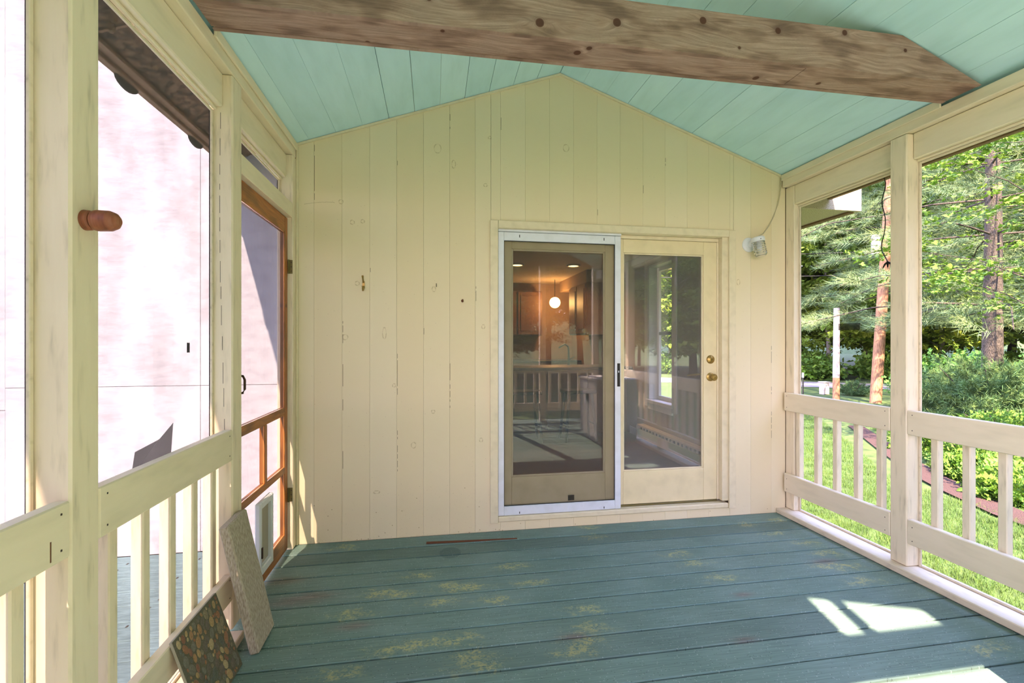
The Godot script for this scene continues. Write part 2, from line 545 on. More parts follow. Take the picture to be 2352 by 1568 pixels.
# ------------------------------------------------------------------ deck
func build_deck() -> void:
	var tex := deck_picture()
	var bump := noise_tex(15, 0.02, [], 1024, 1024, FastNoiseLite.TYPE_PERLIN, 5)
	var mats := []
	for k in [1.0, 0.94, 1.05]:
		var m := flat(Color(k, k, k * (1.01 if k > 1.0 else 1.0)), 0.5)
		m.metallic_specular = 0.27
		m.albedo_texture = tex
		m.heightmap_enabled = true
		m.heightmap_texture = bump
		m.heightmap_scale = 0.12
		mats.append(m)
	var fl := setting("floor", "green painted plank deck inside the screened porch")
	uv_fn = func(p: Vector3, _n: Vector3) -> Vector2: return Vector2((p.x + 1.0) / 3.9, p.z / 2.5)
	rng.seed = 12
	for i in 29:
		var z0 := 0.0 if i == 0 else 0.006 + 0.157 * i + 0.0048
		var z1 := 0.006 + 0.157 * (i + 1) - 0.0048
		var dy := rng.randf_range(-0.0012, 0.0012)
		one_box("plank", Vector3(-0.988, -0.032, z0), Vector3(2.9, dy, z1), mats[rng.randi() % 3], fl, 0.004)
	uv_fn = null
	# the open deck outside the screen door carries on at the same level
	var out := setting("floor_outside", "green painted plank deck outside the screen door, colour paled to sunlit blue")
	var blue := tri(rgb8(132, 162, 164), noise_tex(17, 0.03, [[0.0, rgb8(190, 196, 196)], [1.0, Color.WHITE]]), Vector3(0.5, 3, 3), 0.7)  # same paint as the inside planks; full sun is put into this paler blue
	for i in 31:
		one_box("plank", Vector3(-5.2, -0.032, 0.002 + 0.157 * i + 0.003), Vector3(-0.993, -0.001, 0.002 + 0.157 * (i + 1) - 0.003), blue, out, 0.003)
	var st := new_st()
	rng.seed = 19
	for i in 31:
		for x in [-1.45, -1.87, -2.3, -2.7, -3.1]:
			for k in 2:
				var c := Vector3(x + rng.randf_range(-0.02, 0.02), 0.0, 0.04 + 0.157 * i + 0.075 * k)
				box(st, c - Vector3(0.004, 0.004, 0.008), c + Vector3(0.004, 0.0008, 0.008), 0.0)
	var nails := obj("nail_heads", st, M.nail, out)
	nails.set_meta("kind", "stuff")
	# joists and skirt under the deck
	var joists := setting("floor_frame", "timber frame under the porch deck")
	for x in [-0.95, -0.55, -0.1, 0.3, 0.72, 1.14, 1.55, 1.98, 2.4, 2.86]:
		one_box("joist", Vector3(x - 0.02, -0.22, 0.0), Vector3(x + 0.02, -0.0335, 4.5), M.fascia_brown, joists)
	one_box("rim_board", Vector3(2.905, -0.3, 0.0), Vector3(2.94, 0.0, 4.6), M.rail_z, joists)

# ------------------------------------------------------------------ gable wall
func build_gable_wall() -> void:
	var wl := setting("wall_back", "cream painted gable wall of upright boards")
	var marks := wall_marks()
	var bump := noise_tex(18, 0.01, [], 1024, 1024, FastNoiseLite.TYPE_PERLIN, 6)
	var mats := []
	for c in [rgb8(230, 215, 176), rgb8(229, 213, 173), rgb8(231, 217, 180)]:
		var m := flat(c, 0.6)
		m.albedo_texture = marks
		m.heightmap_enabled = true
		m.heightmap_texture = bump
		m.heightmap_scale = 0.12
		mats.append(m)
	uv_fn = func(p: Vector3, _n: Vector3) -> Vector2: return Vector2((p.x - XL) / 3.68, 1.0 - p.y / 3.37)
	rng.seed = 23
	var xs := [XL + 0.002]
	for k in 20:
		xs.append(-0.802 + 0.1824 * k)
	xs.append(XR + 0.038)
	for i in xs.size() - 1:
		var a: float = xs[i] + 0.0005
		var b: float = xs[i + 1] - 0.0005
		var m: Material = mats[rng.randi() % 3]
		var face := rng.randf_range(-0.0005, 0.0)
		for part in [[0.001, 0.064], [2.235, 9.0]]:
			var ya: float = min(part[1], roof_y(a) - 0.004)
			var yb: float = min(part[1], roof_y(b) - 0.004)
			var lo: float = part[0]
			if a > 2.33 or b < 0.405:
				if lo > 1.0:
					continue
				ya = roof_y(a) - 0.004
				yb = roof_y(b) - 0.004
			var pts := [Vector2(a, lo), Vector2(b, lo), Vector2(b, yb)]
			if a < CX and b > CX and yb > 3.0:
				pts.append(Vector2(CX, RIDGE - 0.004))
			pts.append(Vector2(a, ya))
			# boards that only touch the opening are notched round it
			if lo < 1.0 and ((a < 0.405 and b > 0.405) or (a < 2.33 and b > 2.33)):
				var left := a < 1.0
				var st := new_st()
				var xc := 0.405 if left else 2.33
				if left:
					extrude(st, [Vector2(a, lo), Vector2(xc, lo), Vector2(xc, roof_y(xc) - 0.004), Vector2(a, roof_y(a) - 0.004)], -0.022, face)
					extrude(st, [Vector2(xc, lo), Vector2(b, lo), Vector2(b, 0.064), Vector2(xc, 0.064)], -0.022, face)
				else:
					extrude(st, [Vector2(xc, lo), Vector2(b, lo), Vector2(b, roof_y(b) - 0.004), Vector2(xc, roof_y(xc) - 0.004)], -0.022, face)
					extrude(st, [Vector2(a, lo), Vector2(xc, lo), Vector2(xc, 0.064), Vector2(a, 0.064)], -0.022, face)
				obj("board", st, m, wl)
				continue
			if lo > 1.0 and ((a < 0.405 and b > 0.405)):
				pts[0].x = 0.407
				pts[-1] = Vector2(0.407, roof_y(0.407) - 0.004)
			if lo > 1.0 and a < 2.33 and b > 2.33:
				pts[1].x = 2.328
				pts[2] = Vector2(2.328, roof_y(2.328) - 0.004)
			var st := new_st()
			extrude(st, pts, -0.022, face)
			obj("board", st, m, wl)
	uv_fn = null
	# slim bead along the rakes and down the corners
	for s in [-1.0, 1.0]:
		var st := new_st()
		var xe := XL + 0.004 if s < 0 else XR - 0.002
		extrude(st, [Vector2(CX, RIDGE - 0.004), Vector2(xe, roof_y(xe) - 0.004), Vector2(xe, roof_y(xe) - 0.020), Vector2(CX, RIDGE - 0.020)], 0.0, 0.012)
		obj("rake_bead", st, M.trim, wl)
	one_box("corner_bead", Vector3(XL, 0.001, 0.0), Vector3(XL + 0.014, 2.68, 0.016), M.trim, wl)
	# masonry-free core of the wall, with the door opening left free
	var core := [[-6.0, 0.42, GROUND, 9.0], [2.32, 2.86, GROUND, 9.0], [0.42, 2.32, GROUND, 0.06], [0.42, 2.32, 2.225, 9.0]]
	var st := new_st()
	for k in core:
		var f := func(x: float) -> float: return min(k[3], house_roof_y(x))
		extrude(st, [Vector2(k[0], k[2]), Vector2(k[1], k[2]), Vector2(k[1], f.call(k[1])), Vector2(k[0], f.call(k[0]))], -0.15, -0.023)
	obj("wall_core", st, M.in_wall, wl)
	# the same wall outside the porch, faced with white rough-sawn sheets
	var ow := setting("wall_outside", "white rough-sawn house wall outside the screens, in sun")
	var sheets := [-6.0, -4.9, -3.7, -2.6, -1.505, -0.99]
	for i in sheets.size() - 1:
		var seam := 0.946 if i < 3 else 1.083
		for part in [[0.001, seam - 0.0015], [seam + 0.0015, 9.0]]:
			var a: float = sheets[i] + 0.0012
			var b: float = sheets[i + 1] - 0.0012
			var q := new_st()
			extrude(q, [Vector2(a, part[0]), Vector2(b, part[0]), Vector2(b, min(part[1], house_roof_y(b) - 0.1)), Vector2(a, min(part[1], house_roof_y(a) - 0.1))], -0.022, 0.0 if i % 2 else -0.0015)
			obj("panel", q, M.siding_white, ow)

func house_roof_y(x: float) -> float:
	return 2.72 + SLOPE * (3.5 - x)

# ------------------------------------------------------------------ house shell, eave on the yard side
func build_house() -> void:
	var rf := setting("roof_house", "grey house roof above the gable wall")
	var st := new_st()
	extrude(st, [Vector2(-6.3, house_roof_y(-6.3)), Vector2(3.52, house_roof_y(3.52)), Vector2(3.52, house_roof_y(3.52) + 0.1), Vector2(-6.3, house_roof_y(-6.3) + 0.1)], -6.4, -0.02)
	obj("roof_slab", st, M.roof, rf)
	# side wall towards the yard, with the window opening
	var rw := setting("wall_right_house", "tan side wall of the room behind the patio door")
	st = new_st()
	for k in [[-5.6, -2.24, 0.0, 2.6], [-1.62, -0.15, 0.0, 2.6], [-2.24, -1.62, 0.0, 0.62], [-2.24, -1.62, 2.33, 2.6]]:
		box(st, Vector3(2.70, k[2], k[0]), Vector3(2.86, k[3], k[1]), 0.0)
	obj("wall_core", st, M.in_wall, rw)
	for k in [[-5.6, 0.0, 2.715, 9.0]]:
		one_box("outer_face", Vector3(2.862, GROUND, -5.6), Vector3(2.88, 0.6, -0.15), M.siding_white, rw)
	var sh := setting("wall_back_house", "far kitchen wall behind the patio door")
	one_box("wall_core", Vector3(-2.15, 0.0, -5.75), Vector3(2.86, 2.6, -5.6), M.in_wall, sh)
	var lw := setting("wall_left_house", "left wall of the kitchen, hidden from the porch")
	one_box("wall_core", Vector3(-2.15, 0.0, -5.6), Vector3(-2.0, 2.6, -0.15), M.in_wall, lw)
	var fh := setting("floor_house", "brown wooden floor inside the house")
	one_box("floor_slab", Vector3(-2.15, -0.05, -5.6), Vector3(2.70, 0.1, -0.15), M.in_floor, fh)
	var ch := setting("ceiling_house", "kitchen ceiling inside the house")
	one_box("ceiling_slab", Vector3(-2.15, 2.6, -5.75), Vector3(2.86, 2.72, -0.15), M.in_ceiling, ch)
	one_box("plaster", Vector3(-2.0, 2.5, -5.6), Vector3(2.70, 2.6, -0.15), M.in_ceiling, ch)
	# boxed eave past the corner of the house
	var ev := thing("house_eave", "boxed house eave with speckled soffit and sunlit white end", "eave", Vector3(3.18, 2.44, -0.03))
	one_box("end_cap", Vector3(2.88, 2.45, -0.028), Vector3(3.505, 2.74, -0.004), M.eave_white, ev)
	one_box("soffit", Vector3(2.88, 2.452, -6.0), Vector3(3.46, 2.472, -0.03), M.eave_white, ev)
	one_box("fascia", Vector3(3.462, 2.45, -6.0), Vector3(3.5, 2.74, -0.03), M.eave_white, ev)
	one_box("edge_strip", Vector3(3.40, 2.436, -6.0), Vector3(3.455, 2.4515, -0.03), M.fascia_brown, ev)
	for z in [-0.55, -1.1]:
		one_box("batten", Vector3(2.9, 2.44, z - 0.02), Vector3(3.4, 2.4515, z + 0.02), M.eave_white, ev)
	var cb := new_st()
	tube(cb, [Vector3(2.9, 2.40, -0.25), Vector3(2.98, 2.43, -0.12), Vector3(3.06, 2.52, 0.004), Vector3(3.18, 2.60, 0.006), Vector3(3.3, 2.68, 0.006)], [0.008, 0.008, 0.008, 0.008, 0.008], 6)
	obj("cable", cb, M.fascia_brown, ev)

# ------------------------------------------------------------------ porch ceiling and roof
func build_ceiling() -> void:
	var cl := setting("ceiling", "pale turquoise painted board ceiling, two slopes")
	var paint := noise_tex(81, 0.012, [[0.0, rgb8(241, 244, 243)], [0.5, rgb8(250, 251, 251)], [1.0, Color.WHITE]])
	var fine := noise_tex(82, 0.05, [], 512, 512, FastNoiseLite.TYPE_PERLIN, 5)
	var mats := []
	for c in [rgb8(203, 241, 247), rgb8(200, 239, 245), rgb8(206, 243, 248)]:
		mats.append(tri(c, paint, Vector3(1.6, 1.6, 0.35), 0.6, fine, 0.05))
	rng.seed = 31
	for s in [-1.0, 1.0]:
		for i in 11:
			var d0 := 0.175 * i + (0.0006 if rng.randf() > 0.45 else 0.0022)
			var d1 := 0.175 * (i + 1) - 0.0006
			if i == 10:
				d1 = 1.95
			var dy := rng.randf_range(0.0, 0.0008)
			var st := new_st()
			extrude(st, [Vector2(CX + s * d0, RIDGE - SLOPE * d0 + dy), Vector2(CX + s * d1, RIDGE - SLOPE * d1 + dy), Vector2(CX + s * d1, RIDGE - SLOPE * d1 + 0.02), Vector2(CX + s * d0, RIDGE - SLOPE * d0 + 0.02)], 0.0, ZF + 0.055)
			obj("board", st, mats[rng.randi() % 3], cl)
	var rf := setting("roof_porch", "gabled porch roof with brown weathered eaves")
	for s in [-1.0, 1.0]:
		var st := new_st()
		extrude(st, [Vector2(CX, RIDGE + 0.022), Vector2(CX + s * 2.28, RIDGE + 0.022 - SLOPE * 2.28), Vector2(CX + s * 2.28, RIDGE + 0.12 - SLOPE * 2.28), Vector2(CX, RIDGE + 0.12)], 0.002, ZF + 0.065)
		obj("roof_slab", st, M.roof, rf)
		# weathered sheathing seen from below outside the posts
		st = new_st()
		extrude(st, [Vector2(CX + s * 1.952, RIDGE - SLOPE * 1.952), Vector2(CX + s * 2.25, RIDGE - SLOPE * 2.25), Vector2(CX + s * 2.25, RIDGE - SLOPE * 2.25 + 0.02), Vector2(CX + s * 1.952, RIDGE - SLOPE * 1.952 + 0.02)], 0.002, ZF + 0.055)
		obj("soffit", st, M.soffit, rf)
		for z in [1.29, 2.5, 3.7]:
			st = new_st()
			extrude(st, [Vector2(CX + s * 1.955, RIDGE - SLOPE * 1.955 - 0.006), Vector2(CX + s * 2.20, RIDGE - SLOPE * 2.20 - 0.006), Vector2(CX + s * 2.20, RIDGE - SLOPE * 2.20), Vector2(CX + s * 1.955, RIDGE - SLOPE * 1.955)], z, z + 0.012)
			obj("seam_strip", st, M.fascia_brown, rf)
		var ye := RIDGE - SLOPE * 2.25
		var xa: float = CX + s * 2.252
		var xb: float = CX + s * 2.285
		one_box("fascia", Vector3(min(xa, xb), ye - 0.03, 0.002), Vector3(max(xa, xb), ye + 0.05, ZF + 0.065), M.fascia_brown, rf)
		var xc: float = CX + s * 2.21
		one_box("edge_strip", Vector3(min(xa, xc), ye - 0.012, 0.002), Vector3(max(xa, xc), ye + 0.006, ZF + 0.065), M.fascia_brown, rf, 0.002)
	for z in [1.0, 0.385]:
		var st := new_st()
		var pts := [Vector2(-0.075, 0)]
		for i in 9:
			var t := PI * i / 8.0
			pts.append(Vector2(-0.075 * cos(t), -0.035 * sin(t)))
		var q := []
		for p in pts.slice(1):
			q.append(p)
		extrude(st, q, -0.006, 0.006)
		var o := obj("gutter_bracket", st, M.bark, rf, true)
		o.position = Vector3(CX - 2.275, RIDGE - SLOPE * 2.25 - 0.03, z)
		o.rotation.y = PI / 2
	# the boxed tie beam across the porch
	var knots_front := [[1.707, 0.10, 0.020], [2.118, 0.045, 0.018], [2.499, 0.05, 0.016], [2.857, 0.02, 0.015], [0.644, 0.02, 0.012], [0.78, 0.03, 0.012], [0.894, 0.09, 0.014], [1.36, 0.14, 0.020], [0.30, 0.12, 0.012], [3.2, 0.07, 0.01], [2.3, 0.15, 0.008]]
	var knots_under := [[1.554, 0.09, 0.018], [1.597, 0.05, 0.014], [2.489, 0.14, 0.017], [2.833, 0.13, 0.013], [0.629, 0.17, 0.012], [0.95, 0.04, 0.01]]
	var tf := flat(Color.WHITE, 0.75)
	tf.albedo_texture = timber(1500, 96, 3.68, 0.2, knots_front, rgb8(126, 94, 80), rgb8(160, 123, 104), rgb8(206, 168, 148), 91, 0.2)
	var tu := flat(Color.WHITE, 0.75)
	tu.albedo_texture = timber(1500, 96, 3.68, 0.2, knots_under, rgb8(126, 94, 80), rgb8(160, 123, 104), rgb8(206, 168, 148), 95, 0.2)
	M.timber = tf
	for b in [[1.21, 1.40, "big weathered pine tie beam crossing under the turquoise ceiling"], [ZF - 0.045, ZF + 0.045, "pine tie beam over the front screens, behind the photographer"]]:
		var z0: float = b[0]
		var z1: float = b[1]
		var be := thing("tie_beam", b[2], "beam", Vector3(CX, 2.67, (z0 + z1) / 2))
		var shape := func(y0: float, y1: float) -> Array:
			var e0 := minf((RIDGE - y0) / SLOPE, 1.83) - 0.004
			var e1 := minf((RIDGE - y1) / SLOPE, 1.83) - 0.004
			return [Vector2(CX - e0, y0), Vector2(CX + e0, y0), Vector2(CX + e1, y1), Vector2(CX - e1, y1)]
		uv_fn = func(p: Vector3, _n: Vector3) -> Vector2: return Vector2((p.x - XL) / 3.68, 1.0 - (p.y - 2.67) / 0.2)
		for f in [[z1 - 0.02, z1, "front_board"], [z0, z0 + 0.02, "rear_board"]]:
			var st := new_st()
			extrude(st, shape.call(2.672, 2.872), f[0], f[1])
			obj(f[2], st, tf, be)
		uv_fn = func(p: Vector3, _n: Vector3) -> Vector2: return Vector2((p.x - XL) / 3.68, (z1 - p.z) / 0.2)
		var u0 := new_st()
		box(u0, Vector3(XL + 0.004, 2.676, z0 + 0.021), Vector3(1.755, 2.694, z1 - 0.021), 0.001)
		obj("under_board", u0, tu, be)
		u0 = new_st()
		box(u0, Vector3(1.757, 2.675, z0 + 0.021), Vector3(XR - 0.004, 2.694, z1 - 0.021), 0.001)
		obj("under_board", u0, tu, be)
		u0 = new_st()
		extrude(u0, shape.call(2.854, 2.870), z0 + 0.021, z1 - 0.021)
		obj("top_board", u0, tu, be)
		uv_fn = null

# ------------------------------------------------------------------ side walls: posts, rails, screens
func railing(side: int, z0: float, z1: float, label: String, spots: Array) -> void:
	var xi := XL if side < 0 else XR
	var s := float(side)
	var r := thing("railing", label, "railing", Vector3(xi + s * 0.03, 0.17, (z0 + z1) / 2))
	var bx := func(called: String, xa: float, xb: float, y0: float, y1: float, za: float, zb: float, m: Material) -> void:
		one_box(called, Vector3(min(xi + s * xa, xi + s * xb), y0, za), Vector3(max(xi + s * xa, xi + s * xb), y1, zb), m, r, 0.004)
	bx.call("top_rail", 0.0, 0.038, 0.822, 0.965, z0, z1, M.rail_z)
	bx.call("bottom_rail", 0.0, 0.038, 0.180, 0.325 if side > 0 else 0.30, z0, z1, M.rail_z)
	for z in spots:
		bx.call("baluster", 0.0385, 0.078, 0.20, 0.94, z - 0.02, z + 0.02, M.baluster)
	var st := new_st()
	for z in [z0 + 0.03, z1 - 0.03]:
		for y in [0.85, 0.94, 0.205, 0.285]:
			box(st, Vector3(xi - 0.0012 if side > 0 else xi - 0.002, y - 0.0025, z - 0.0022), Vector3(xi + 0.002 if side > 0 else xi + 0.0012, y + 0.0025, z + 0.0022), 0.0)
	obj("nail_heads", st, M.nail, r).set_meta("kind", "stuff")

func screen_bay(side: int, z0: float, z1: float, y0: float, y1: float, label: String, seed_at: int) -> Node3D:
	var s := float(side)
	var xo := (XL if side < 0 else XR) + s * 0.094
	var t := thing("insect_screen", label, "screen", Vector3(xo, y0, (z0 + z1) / 2))
	# the cloth sags a little between its edges
	var n := fnl(seed_at, 2.2, 2)
	var st := new_st()
	var nz := 14
	var ny := 30
	var at := func(i: int, j: int) -> Vector3:
		var u := float(i) / nz
		var v := float(j) / ny
		var hold := sin(PI * u) * sin(PI * v)
		return Vector3(xo + (0.006 * n.get_noise_2d(u * 2.4, v * 0.9) * hold if side < 0 else 0.0), lerpf(y0, y1, v), lerpf(z0, z1, u))
	for i in nz:
		for j in ny:
			poly(st, [at.call(i, j), at.call(i + 1, j), at.call(i + 1, j + 1)], Vector3(-s, 0, 0))
			poly(st, [at.call(i, j), at.call(i + 1, j + 1), at.call(i, j + 1)], Vector3(-s, 0, 0))
	obj("screen_cloth", st, M.scr_left if side < 0 else M.scr_yard, t)
	var e := xo - s * 0.009
	for k in [[z0, z0 + 0.013, y0, y1], [z1 - 0.013, z1, y0, y1], [z0 + 0.014, z1 - 0.014, y0, y0 + 0.013], [z0 + 0.014, z1 - 0.014, y1 - 0.013, y1]]:
		one_box("stop_bead", Vector3(min(e - 0.005, e + 0.005), k[2], k[0]), Vector3(max(e - 0.005, e + 0.005), k[3], k[1]), M.sill, t, 0.002)
	for k in [[z0, z0 + 0.005, y0, y1], [z1 - 0.005, z1, y0, y1], [z0 + 0.006, z1 - 0.006, y0, y0 + 0.005]]:
		one_box("spline", Vector3(xo - 0.003, k[2], k[0]), Vector3(xo + 0.003, k[3], k[1]), M.rubber, t, 0.0)
	return t

func post(side: int, z0: float, label: String, group := "") -> Node3D:
	var s := float(side)
	var xi := XL if side < 0 else XR
	var t := thing("porch_post", label, "post", Vector3(xi + s * 0.05, 0.0, z0 + 0.052), group)
	one_box("timber", Vector3(min(xi, xi + s * 0.1), 0.041, z0), Vector3(max(xi, xi + s * 0.1), 2.598, z0 + 0.105), M.post, t, 0.006)
	return t

func build_side_walls() -> void:
	var zs := [0.908, 1.882, 2.856, 3.83]
	for side in [-1, 1]:
		var s := float(side)
		var xi := XL if side < 0 else XR
		var who := "house-side deck" if side < 0 else "yard side"
		# plate under the ceiling
		var tr := setting("trim_1" if side < 0 else "trim_2", "cream plate board under the ceiling on the " + who)
		one_box("plate", Vector3(min(xi, xi + s * 0.11), 2.60, 0.013), Vector3(max(xi, xi + s * 0.11), roof_y(xi + s * 0.11) - 0.003, ZF + 0.055), M.rail_z, tr, 0.004)
		one_box("plate_bead", Vector3(min(xi - s * 0.012, xi), 2.652, 0.013), Vector3(max(xi - s * 0.012, xi), roof_y(xi) - 0.006, 1.205), M.rail_z, tr, 0.003)
		# sill board on the deck
		var sl := thing("sill_board", ("cream sill board on the deck below the yard screens" if side > 0 else "cream sill board on the deck below the door-side screens"), "sill", Vector3(xi, 0.0, 2.5))
		var zb := 0.004 if side > 0 else 1.014
		one_box("board", Vector3(min(xi - s * 0.05, xi + s * 0.13), 0.002, zb), Vector3(max(xi - s * 0.05, xi + s * 0.13), 0.040, ZF + 0.055), M.sill, sl, 0.004)
		# posts
		if side > 0:
			var cp := thing("corner_post", "cream corner post between the gable wall and the yard screen", "post", Vector3(xi + 0.07, 0.04, 0.045))
			one_box("timber", Vector3(xi + 0.039, 0.041, 0.002), Vector3(xi + 0.1, 2.598, 0.092), M.post, cp, 0.004)
		var labels_l := ["cream porch post beside the varnished screen door", "cream porch post with a wooden peg on it", "cream porch post behind the photographer, deck side", "cream porch post nearest the front, deck side"]
		var labels_r := ["cream porch post between the two yard screens", "cream porch post past the second yard railing", "cream porch post behind the photographer, yard side", "cream porch post nearest the front, yard side"]
		for i in 4:
			post(side, zs[i], labels_l[i] if side < 0 else labels_r[i])
		post(side, ZF - 0.02, "cream front corner post of the porch, " + who)
		# headers
		var starts := [0.094 if side > 0 else 0.0785] + zs.map(func(z): return z + 0.106)
		var ends := zs + [ZF - 0.021]
		var where := ["next to the gable wall", "second from the gable wall", "third from the gable wall", "fourth from the gable wall", "next to the porch front"]
		for i in 5:
			var hd := thing("header_board", "cream header board over the %s screens, %s" % ["yard" if side > 0 else "deck-side", where[i]], "header", Vector3(xi + s * 0.06, 2.43, (starts[i] + ends[i]) / 2))
			one_box("board", Vector3(min(xi + s * 0.042, xi + s * 0.083), 2.445, starts[i]), Vector3(max(xi + s * 0.042, xi + s * 0.083), 2.598, ends[i]), M.rail_z, hd, 0.005)
			one_box("lower_bead", Vector3(min(xi + s * 0.066, xi + s * 0.083), 2.431, starts[i]), Vector3(max(xi + s * 0.066, xi + s * 0.083), 2.4445, ends[i]), M.rail_z, hd, 0.003)
			if side < 0 and i == 0:
				continue
			var y0 := 0.0405
			screen_bay(side, starts[i] + 0.0005, ends[i] - 0.0005, y0, 2.4305, "%s insect screen, %s" % ["clear" if side > 0 else "hazy white", where[i]] + (" on the yard side" if side > 0 else " on the deck side"), 200 + i)
	# drying cracks in the post by the screen door, and a rust run on the near rail
	var crack := new_st()
	rng.seed = 61
	var yc := 2.42
	while yc > 0.98:
		var l := rng.randf_range(0.02, 0.10)
		var xc := -0.957 + 0.012 * sin(yc * 2.3)
		box(crack, Vector3(xc - 0.0008, yc - l, 1.0128), Vector3(xc + 0.0008, yc, 1.0136), 0.0)
		yc -= l + rng.randf_range(0.01, 0.06)
	var cracked := get_node("porch_post")
	obj("drying_cracks", crack, M.nail, cracked).set_meta("kind", "stuff")
	# railings
	railing(1, 0.03, 0.907, "cream railing of the yard screen next to the gable wall", [0.13, 0.305, 0.47, 0.637, 0.802])
	railing(1, 1.014, 1.881, "cream railing of the second yard screen from the gable wall", [1.135, 1.295, 1.456, 1.617, 1.778])
	railing(1, 1.988, 2.855, "cream railing of the third yard screen from the gable wall", [2.11, 2.27, 2.43, 2.59, 2.75])
	railing(1, 2.962, 3.829, "cream railing of the fourth yard screen from the gable wall", [3.08, 3.24, 3.40, 3.56, 3.72])
	railing(-1, 1.014, 1.881, "cream railing between the screen-door post and the pegged post", [1.105, 1.268, 1.432, 1.595, 1.76])
	railing(-1, 1.988, 2.855, "cream railing on the near side of the pegged post", [2.09, 2.25, 2.42, 2.58, 2.74])
	var rusty := get_node("railing_005")
	one_box("rust_run", Vector3(XL - 0.001, 0.835, 2.049), Vector3(XL + 0.0006, 0.885, 2.0525), M.rust, rusty, 0.0)
	railing(-1, 2.962, 3.829, "cream railing of the fourth deck-side screen from the gable wall", [3.08, 3.24, 3.40, 3.56, 3.72])

# ------------------------------------------------------------------ front of the porch (mirrored in the door glass)
func build_front() -> void:
	var xs := [0.0, CX - 0.05, 1.79]
	var tag3 := ["left of the middle", "in the middle", "right of the middle"]
	for i in 3:
		var t := thing("front_post", "cream front porch post, %s" % tag3[i], "post", Vector3(xs[i] + 0.05, 0.0, ZF))
		one_box("timber", Vector3(xs[i], 0.002, ZF - 0.05), Vector3(xs[i] + 0.1, 2.67, ZF + 0.05), M.post, t, 0.005)
	var kp := thing("king_post", "cream king post in the open front gable", "post", Vector3(CX, 2.872, ZF))
	one_box("timber", Vector3(CX - 0.045, 2.873, ZF - 0.05), Vector3(CX + 0.045, RIDGE - 0.03, ZF + 0.05), M.post, kp, 0.004)
	var stud := thing("gable_stud", "cream stud in the open front gable, yard side of the king post", "stud", Vector3(1.3, 2.873, ZF))
	one_box("timber", Vector3(1.27, 2.873, ZF - 0.03), Vector3(1.33, roof_y(1.33) - 0.004, ZF + 0.03), M.post, stud, 0.004)
	var inf := setting("added_front_gable", "added unseen boards closing most of the front gable to shape the sun patches")
	for k in 12:  # invented infill out of view, blocking sun to shape the deck patches
		var a := 1.17 - 0.146 * (k + 1)
		var b := a + 0.143
		if roof_y(a) < 2.9:
			break
		if b > CX - 0.046 and a < CX + 0.046:
			if b > CX + 0.06:
				a = CX + 0.047
			else:
				b = CX - 0.047
		var q := new_st()
		extrude(q, [Vector2(a, 2.873), Vector2(b, 2.873), Vector2(b, roof_y(b) - 0.004), Vector2(a, roof_y(a) - 0.004)], ZF - 0.01, ZF + 0.01)
		obj("board", q, M.post, inf)
	for k in 4:  # more added boards, cutting off the yard end of the sun patch
		var a := 1.70 + 0.146 * k
		var b := a + 0.143
		if roof_y(b) < 2.88:
			break
		var q := new_st()
		extrude(q, [Vector2(a, 2.873), Vector2(b, 2.873), Vector2(b, roof_y(b) - 0.004), Vector2(a, roof_y(a) - 0.004)], ZF - 0.01, ZF + 0.01)
		obj("board", q, M.post, inf)
	var ends := [XL, xs[0] + 0.1, xs[1] + 0.1, xs[2] + 0.1]
	var stops := [xs[0], xs[1], xs[2], XR]
	for i in 4:
		var r := thing("front_railing", "cream front railing, %s bay along the porch front" % ["first", "second", "third", "fourth"][i], "railing", Vector3((ends[i] + stops[i]) / 2, 0.18, ZF))
		one_box("top_rail", Vector3(ends[i] + 0.001, 0.822, ZF - 0.05), Vector3(stops[i] - 0.001, 0.965, ZF - 0.012), M.rail_x, r)
		one_box("bottom_rail", Vector3(ends[i] + 0.001, 0.18, ZF - 0.05), Vector3(stops[i] - 0.001, 0.32, ZF - 0.012), M.rail_x, r)
		var n := 5
		for k in n:
			var x: float = lerpf(ends[i], stops[i], (k + 0.5) / n)
			one_box("baluster", Vector3(x - 0.02, 0.2, ZF - 0.0115), Vector3(x + 0.02, 0.94, ZF + 0.028), M.baluster, r)
	# white cupboard beside the photographer: the door glass mirrors it
	var c := thing("storage_cupboard", "low white storage cupboard against the yard-side railing", "cupboard", Vector3(2.4, 0.0, 2.75))
	one_box("body", Vector3(2.14, 0.06, 2.40), Vector3(2.68, 0.84, 3.15), M.in_white, c)
	one_box("top", Vector3(2.11, 0.841, 2.38), Vector3(2.69, 0.87, 3.17), M.in_white, c)
	one_box("plinth", Vector3(2.17, 0.0005, 2.43), Vector3(2.66, 0.0595, 3.12), M.in_white, c)
	for k in 2:
		var d := one_box("door", Vector3(2.122, 0.08, 2.415 + 0.37 * k), Vector3(2.1395, 0.82, 2.77 + 0.37 * k), M.in_white, c)
		one_box("handle", Vector3(2.105, 0.55, 2.74 + 0.07 * k), Vector3(2.1215, 0.65, 2.752 + 0.07 * k), M.appliance, d)

